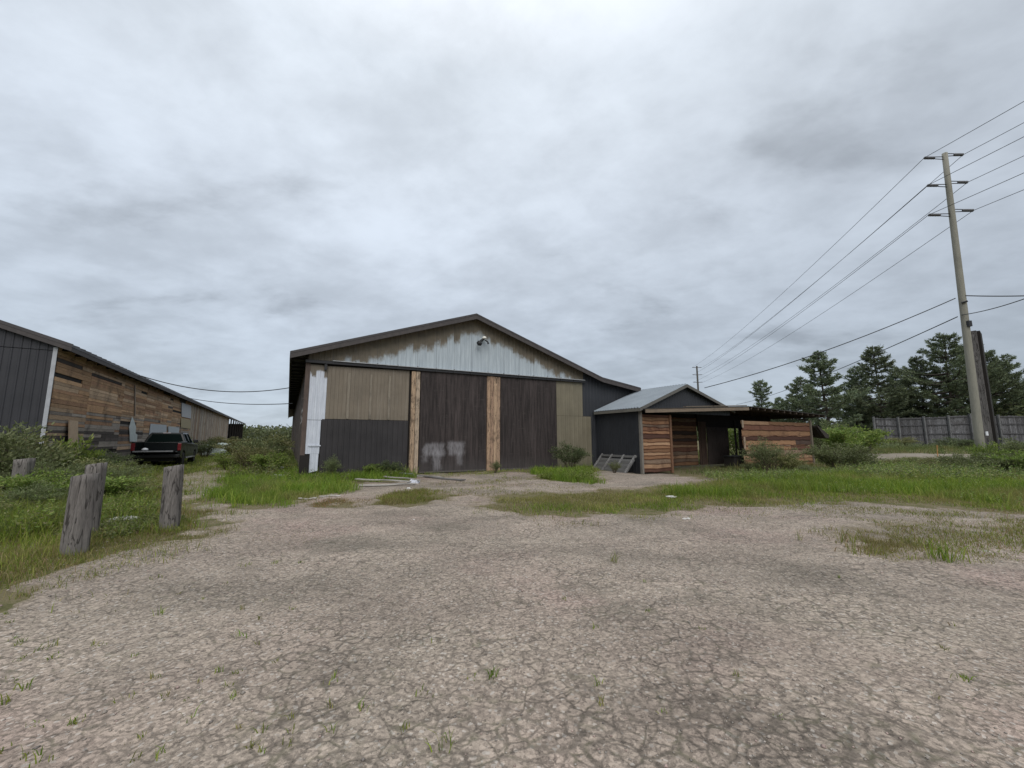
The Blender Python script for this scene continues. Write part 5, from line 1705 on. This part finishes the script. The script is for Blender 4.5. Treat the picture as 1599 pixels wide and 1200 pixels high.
# leafy knee-high weeds nobody could count
def weeds(name, specs, label):
    Vs, Qs, Cs = [], [], []; o_ = 0
    for poly, k, h0, h1, ls, pal, seed in specs:
        p = np.array(poly)
        x0, y0 = np.maximum(p.min(0), (-34, 2)); x1, y1 = np.minimum(p.max(0), (60, 46))
        x = rng.uniform(x0, x1, k * 6); y = rng.uniform(y0, y1, k * 6)
        kp = (sdist(x, y, poly) > .15) & ~in_building(x, y) & (np.abs(x) < 1.4 * y + 3) & (vnoise(x, y, .8, seed) > .38)
        x, y = x[kp][:k], y[kp][:k]
        hh = (h0 + (h1 - h0) * vnoise(x, y, .7, seed + 3)) * rng.uniform(.5, 1.15, len(x))
        nl = 16
        t = np.tile(np.linspace(.25, 1, nl), len(x)); H = np.repeat(hh, nl)
        la = np.repeat(rng.uniform(0, 6.28, len(x)), nl); lb = np.repeat(rng.uniform(0, .35, len(x)), nl)
        a = rng.uniform(0, 6.28, len(t))
        base = np.stack([np.repeat(x, nl) + np.cos(la) * lb * H * t ** 2, np.repeat(y, nl) + np.sin(la) * lb * H * t ** 2, gz(np.repeat(x, nl), np.repeat(y, nl)) + H * t], 1)
        D = np.stack([np.cos(a), np.sin(a), rng.uniform(-.1, .8, len(t))], 1)
        sz = ls * (1.25 - .7 * t) * rng.uniform(.6, 1.3, len(t)) * np.where(np.repeat(y, nl) > 15, 1.25, 1)
        V, Q, c = leaves(base, D, sz, sz * .42, pal)
        V = V.reshape(-1, 3)
        # seed heads on some of the stems
        Vs.append(V); Qs.append(Q + o_); Cs.append(c); o_ += len(V)
        m = rng.random(len(x)) < .3
        Vb, Qb, Tb, cb_ = blades(x, y, hh * rng.uniform(.95, 1.35, len(x)), np.full(len(x), .010), np.concatenate([DRYG, GREENS]), .25)
        Vs.append(Vb); Qs.append(Qb + o_); Cs.append(cb_); o_ += len(Vb)
    tag(np_mesh(name, np.concatenate(Vs), [np.concatenate(Qs)], LEAF, np.concatenate(Cs)), label, "weeds", kind="stuff")

LEAFMIX = np.concatenate([P_BRIGHT, P_OLIVE, P_WILLOW])
weeds("leafy_weeds", [(LEFT_CORE, 5200, .28, .78, .08, np.concatenate([P_BRIGHT, P_OLIVE, P_BRIGHT]), 501),
                      (PX([(60, 862), (150, 858), (320, 812), (300, 796), (200, 818), (60, 845)]), 500, .10, .30, .06, LEAFMIX, 505)], "tangled leafy weeds standing among the wooden posts at left")
weeds("bank_weeds", [(PX([(345, 772), (470, 768), (545, 755), (640, 749), (650, 738), (480, 736), (468, 700), (420, 695), (375, 706), (352, 735)]), 2200, .25, .80, .085, LEAFMIX, 511),
                     (V_TAN, 260, .2, .5, .07, P_BRIGHT, 513)], "leafy weeds on the bank at the foot of the big barn")
weeds("meadow_weeds", [(LAWN2, 3000, .12, .42, .06, np.concatenate([P_BRIGHT, P_BRIGHT, P_OLIVE]), 521),
                       (PX([(1300, 735), (1420, 728), (1599, 728), (1900, 735), (1900, 765), (1480, 757), (1330, 755)]), 2200, .35, .85, .085, LEAFMIX, 523),
                       (PX([(1090, 742), (1170, 738), (1320, 733), (1340, 742), (1200, 756), (1100, 752)]), 700, .2, .5, .07, LEAFMIX, 525),
                       ([(26, 38), (44, 44), (60, 43), (60, 46), (40, 48), (24, 46)], 1200, .4, .9, .13, P_WILLOW, 527)], "mixed leafy weeds in the meadow right of the lean-to")

# loose gravel lying on the lot
k = 16000
gx = rng.uniform(-8, 11, k); gy = 1.7 + 9 * rng.random(k) ** 1.3
kp = (np.abs(gx) < 1.4 * gy + .5); gx, gy = gx[kp], gy[kp]; k = len(gx)
sz = rng.uniform(.003, .009, k) * np.where(rng.random(k) < .05, 1.9, 1)
octa = np.array([(1, 0, 0), (0, 1, 0), (-1, 0, 0), (0, -1, 0), (0, 0, .7), (0, 0, -.5)])
an = rng.uniform(0, 6.28, k); sx = rng.uniform(.7, 1.4, k)
V = octa[None] * sz[:, None, None]; V = np.repeat(V, 1, 0)
Vx = V[..., 0] * sx[:, None] * np.cos(an)[:, None] - V[..., 1] * np.sin(an)[:, None]; Vy = V[..., 0] * sx[:, None] * np.sin(an)[:, None] + V[..., 1] * np.cos(an)[:, None]
V = np.stack([Vx + gx[:, None], Vy + gy[:, None], V[..., 2] + (gz(gx, gy) + .022)[:, None] + sz[:, None] * .25], -1) + rng.normal(0, .0008, (k, 6, 3))
tri = np.array([(0, 1, 4), (1, 2, 4), (2, 3, 4), (3, 0, 4), (1, 0, 5), (2, 1, 5), (3, 2, 5), (0, 3, 5)])
T = (tri[None] + (np.arange(k) * 6)[:, None, None]).reshape(-1, 3)
gc = np.array([(.30, .26, .22), (.22, .195, .17), (.38, .34, .30), (.16, .14, .125), (.32, .24, .21)])[rng.integers(0, 5, k)] * rng.uniform(.8, 1.2, (k, 1))
tag(np_mesh("loose_gravel", V.reshape(-1, 3), [T], M_COL, np.repeat(gc, 6, 0)), "loose gravel stones strewn over the cracked asphalt", "gravel", kind="stuff")

# weed tufts growing through the lot
def tuft(px, py, h, nb, pal, label, group, spread=.03, wd=.007):
    global rng
    x, y = G(px, py)
    xx = x + rng.normal(0, spread, nb); yy = y + rng.normal(0, spread, nb)
    V, Q, T, c = blades(xx - x, yy - y, h * rng.uniform(.5, 1.05, nb), wd * rng.uniform(.7, 1.3, nb), pal, .5, np.zeros(nb), False)
    o = np_mesh("weed_tuft", V, [Q, T], GRASS, c)
    o.location = (x, y, gzf(x, y) + .012)
    tag(o, label, "weed", group)

TG = "weed tufts growing through the asphalt"
LBL = "small thin green weed tuft growing alone from a crack in the lot"
for px, py, h, nb in ((250, 962, .10, 7), (372, 994, .075, 9), (517, 1070, .06, 8), (664, 1088, .05, 8), (688, 1175, .12, 12), (740, 1066, .05, 7),
                      (35, 1076, .08, 10), (70, 1012, .10, 9), (85, 1025, .06, 10), (195, 1094, .07, 9), (245, 1186, .07, 8), (62, 1190, .08, 9), (4, 1100, .08, 10),
                      (1505, 1074, .06, 8), (562, 1112, .08, 8), (380, 886, .07, 10), (245, 905, .07, 12), (1002, 912, .05, 6), (880, 940, .05, 9), (430, 880, .07, 14), (470, 878, .05, 12)):
    tuft(px, py, h, nb, np.concatenate([LUSH, GREENS]), LBL, TG)
rt_ = np.random.default_rng(77)
for i in range(64):
    px = rt_.uniform(-10, 470) if i < 46 else rt_.uniform(480, 1590)
    py = rt_.uniform(890, 1190)
    tuft(px, py, rt_.uniform(.03, .075), int(rt_.integers(6, 12)), np.concatenate([DRYG, GREENS]) if i % 2 else np.concatenate([LUSH, GREENS]), LBL, TG, .016, .006)
tuft(770, 1062, .095, 16, np.array([(.13, .19, .03), (.10, .16, .03)]), "bright green weed tuft in the middle of the heavily cracked foreground", TG, .02, .010)
tuft(958, 880, .19, 14, np.concatenate([DRYG, GREENS]), "taller spindly weed standing alone in the middle of the lot", TG, .035)
tuft(1247, 846, .24, 10, np.concatenate([DRYG, GREENS]), "thin pale weed at the right of the lot before the sparse patch", TG, .025)
tuft(1478, 878, .30, 60, np.concatenate([LUSH, GREENS]), "bushy green weed at the front edge of the sparse patch", TG, .12, .012)
tuft(1328, 850, .30, 34, np.concatenate([DRYG, GREENS]), "tall yellowish weed at the left end of the sparse patch", TG, .08, .010)
tuft(1340, 866, .18, 40, np.concatenate([DRYG, GREENS]), "low yellowish weed just below the tall yellowish one", TG, .12, .010)
tuft(20, 1060, .05, 8, LUSH, "small weed tuft at the left edge below the grass verge", TG)


# ------------------------------------------------------------------ pines
P_PINE = np.array([(.104, .132, .072), (.126, .154, .082), (.080, .102, .060), (.155, .180, .095), (.108, .134, .084)])


def pine_mesh(h, rmax, seed, bare=.12, dens=1.0, shape='cone'):
    global rng
    keep = rng; rng = np.random.default_rng(seed)
    tr = MB(); lim = MB()
    lean = rng.normal(0, .012, 2)
    ax = lambda z: np.array([lean[0] * z + .08 * math.sin(z * .5 + seed), lean[1] * z, z])
    tr.tube([tuple(ax(z)) for z in np.linspace(-.2, h, 9)], list(np.linspace(.24, .03, 9)), 8)
    Ps = []; Ds = []
    z = h * bare
    while z < h * .985:
        t = (z - h * bare) / (h * (1 - bare))
        if shape == 'cone': rad = rmax * (1 - t) ** .62 * (.74 + .26 * math.sin(t * 13 + seed)) * rng.uniform(.8, 1.1)
        else: rad = rmax * (math.sin(math.pi * min(1, .22 + t * .80)) ** .7) * (.75 + .25 * math.sin(t * 11 + seed))
        rad = max(rad, .35)
        nb = rng.integers(5, 8)
        a0 = rng.uniform(0, 6.28)
        for b in range(nb):
            a = a0 + b * 6.283 / nb + rng.normal(0, .25)
            L = rad * rng.uniform(.40, 1.15)
            if rng.random() < .07: L *= 1.3
            rise = rng.uniform(.02, .30) + .25 * t
            k = max(4, int(L / .45))
            ts = np.linspace(0, 1, k + 1)
            base = ax(z + rng.normal(0, .12))
            path = base + np.stack([np.cos(a) * L * ts, np.sin(a) * L * ts, L * (rise * ts ** 1.3 - .10 * np.sin(ts * np.pi))], 1)
            path += rng.normal(0, .05, path.shape) * ts[:, None]
            lim.tube([tuple(p) for p in path], list(np.linspace(.045 + .012 * L, .012, k + 1)), 4, cap=False)
            m = int(L * 28 * dens)
            tt = .30 + .72 * rng.random(m) ** .7
            ii = np.clip(tt * k, 0, k - .01); i0 = ii.astype(int); f = (ii - i0)[:, None]
            p = path[i0] * (1 - f) + path[np.minimum(i0 + 1, k)] * f
            wide = .10 + .32 * L / max(rmax, .1) * (.35 + .65 * np.sin(np.clip(tt, 0, 1) * np.pi * .8))
            q = np.array([-np.sin(a), np.cos(a), 0])
            sd_ = rng.normal(0, 1, m) * wide * .9
            p = p + q * sd_[:, None] + np.stack([np.zeros(m), np.zeros(m), rng.normal(.04, .05, m)], 1)
            # every sprig is a clump of needles
            for _ in range(3):
                Ps.append(p + rng.normal(0, .07, p.shape)); Ds.append(np.stack([np.full(m, np.cos(a)), np.full(m, np.sin(a)), np.full(m, .55)], 1) * .7 + q * np.sign(sd_)[:, None] * .5)
        z += rng.uniform(.60, 1.0) * (1.15 - .5 * t) * (h / 14) ** .5
    P = np.concatenate(Ps); D = np.concatenate(Ds)
    out = leaves(P, D, .36 * rng.uniform(.6, 1.3, len(P)), .10 * rng.uniform(.7, 1.4, len(P)), P_PINE, .55)
    rng = keep
    return tr, lim, out


PPROT = []
for i, (h, rm, sd_, bare, shp) in enumerate(((13.0, 6.6, 3, .06, 'cone'), (14.5, 5.8, 9, .05, 'cone'), (17.0, 7.6, 15, .10, 'round'))):
    PPROT.append((h, rm, pine_mesh(h, rm, sd_, bare, 1.0, shp)))
PIN = [
 # px, depth, top py, radius factor, proto, label
 (1284, 60, 551, 1.08, 0, "broad pine with wide level limbs rising behind the lean-to's right end"),
 (1364, 64, 541, 1.1, 1, "narrow pointed pine standing between the broad pine and the fence"),
 (1468, 62, 521, 1.05, 2, "tallest round-topped pine left of the utility pole"),
 (1432, 66, 556, .95, 2, "leaning open-crowned pine on the left flank of the tallest pine"),
 (1512, 64, 533, 1.0, 2, "tall pine partly hidden behind the utility pole"),
 (1556, 66, 566, 1.05, 2, "spreading pine right of the sign post"),
 (1186, 78, 594, 1.15, 1, "small distant pine above the lean-to roof"),
 (1325, 72, 596, 1.0, 0, "short bushy pine filling the gap right of the broad pine"),
 (1232, 72, 616, 1.1, 0, "low wide pine left of the broad pine"),
 (1402, 74, 607, 1.1, 0, "short dark pine right of the narrow pointed pine"),
 (1600, 70, 590, 1.0, 0, "dark pine at the right picture edge"),
 (1250, 67, 590, 1.1, 0, "bushy pine touching the left flank of the broad pine"),
 (1336, 69, 572, 1.0, 1, "slim pine squeezed between the broad pine and the narrow pointed one"),
 (1398, 70, 580, 1.1, 1, "slim pine between the narrow pointed pine and the tallest group"),
 (1538, 63, 548, 1.0, 2, "broad-topped pine just right of the pole and sign"),
 (1212, 80, 622, 1.3, 0, "low hazy pine between the small distant pine and the broad pine"),
 (1640, 66, 575, 1.1, 2, "pine just beyond the right picture edge"),
]
PG = "pines beyond the fence"
first = {}
for px, Y, py, rf_, pi, label in PIN:
    p = at(px, py, Y); g0 = gzf(p.x, Y)
    h, rm, (tr, lim, (V, Q, c)) = PPROT[pi]
    s = (p.z - g0) / h
    if pi not in first:
        e = thing("pine_tree", label, "tree", (p.x, Y, g0), 0, PG)
        np_mesh("crown", V, [Q], NEEDLE, c, e)
        t_ = tr.build("trunk", BARK, e); lim.build("limbs", BARK, e)
        first[pi] = e
    else:
        e = copy_thing(first[pi], (p.x, Y, g0), 0, label)
    e.rotation_euler.z = random.uniform(0, 6.28)
    e.scale = (s * rf_, s * rf_, s)


# ------------------------------------------------------------------ far woodland around the horizon
def woods(name, a0, a1, dist, h0, h1, k, label, ls=1.3, mm=40):
    ang_ = np.sort(rng.uniform(R(a0), R(a1), k)); Ps = []
    d = dist * rng.uniform(.9, 1.25, k)
    x = np.sin(ang_) * d; y = np.cos(ang_) * d
    hh = h0 + (h1 - h0) * vnoise(x, y, .03, 77) ** 1.0 * rng.uniform(.6, 1.1, k)
    X_ = np.repeat(x, mm) + rng.normal(0, 2.2, k * mm); Y_ = np.repeat(y, mm) + rng.normal(0, 2.2, k * mm)
    zz = rng.uniform(0, 1, k * mm) ** .8
    Z_ = gz(X_, Y_) + zz * np.repeat(hh, mm)
    P = np.stack([X_, Y_, Z_], 1)
    D = rng.normal(0, 1, P.shape); 
    V, Q, c = leaves(P, D, ls * rng.uniform(.6, 1.4, len(P)), ls * .6 * rng.uniform(.6, 1.3, len(P)), np.concatenate([P_DARK, P_WILLOW * .8]))
    tag(np_mesh(name, V, [Q], LEAF, c), label, "woodland", kind="stuff")

woods("distant_woods", -75, 75, 210, 4.0, 8.5, 2200, "distant low woodland along the horizon")
woods("fence_woods", 42, 68, 105, 4.0, 8.0, 420, "dark undergrowth filling in behind the pines and the fence", .6, 90)
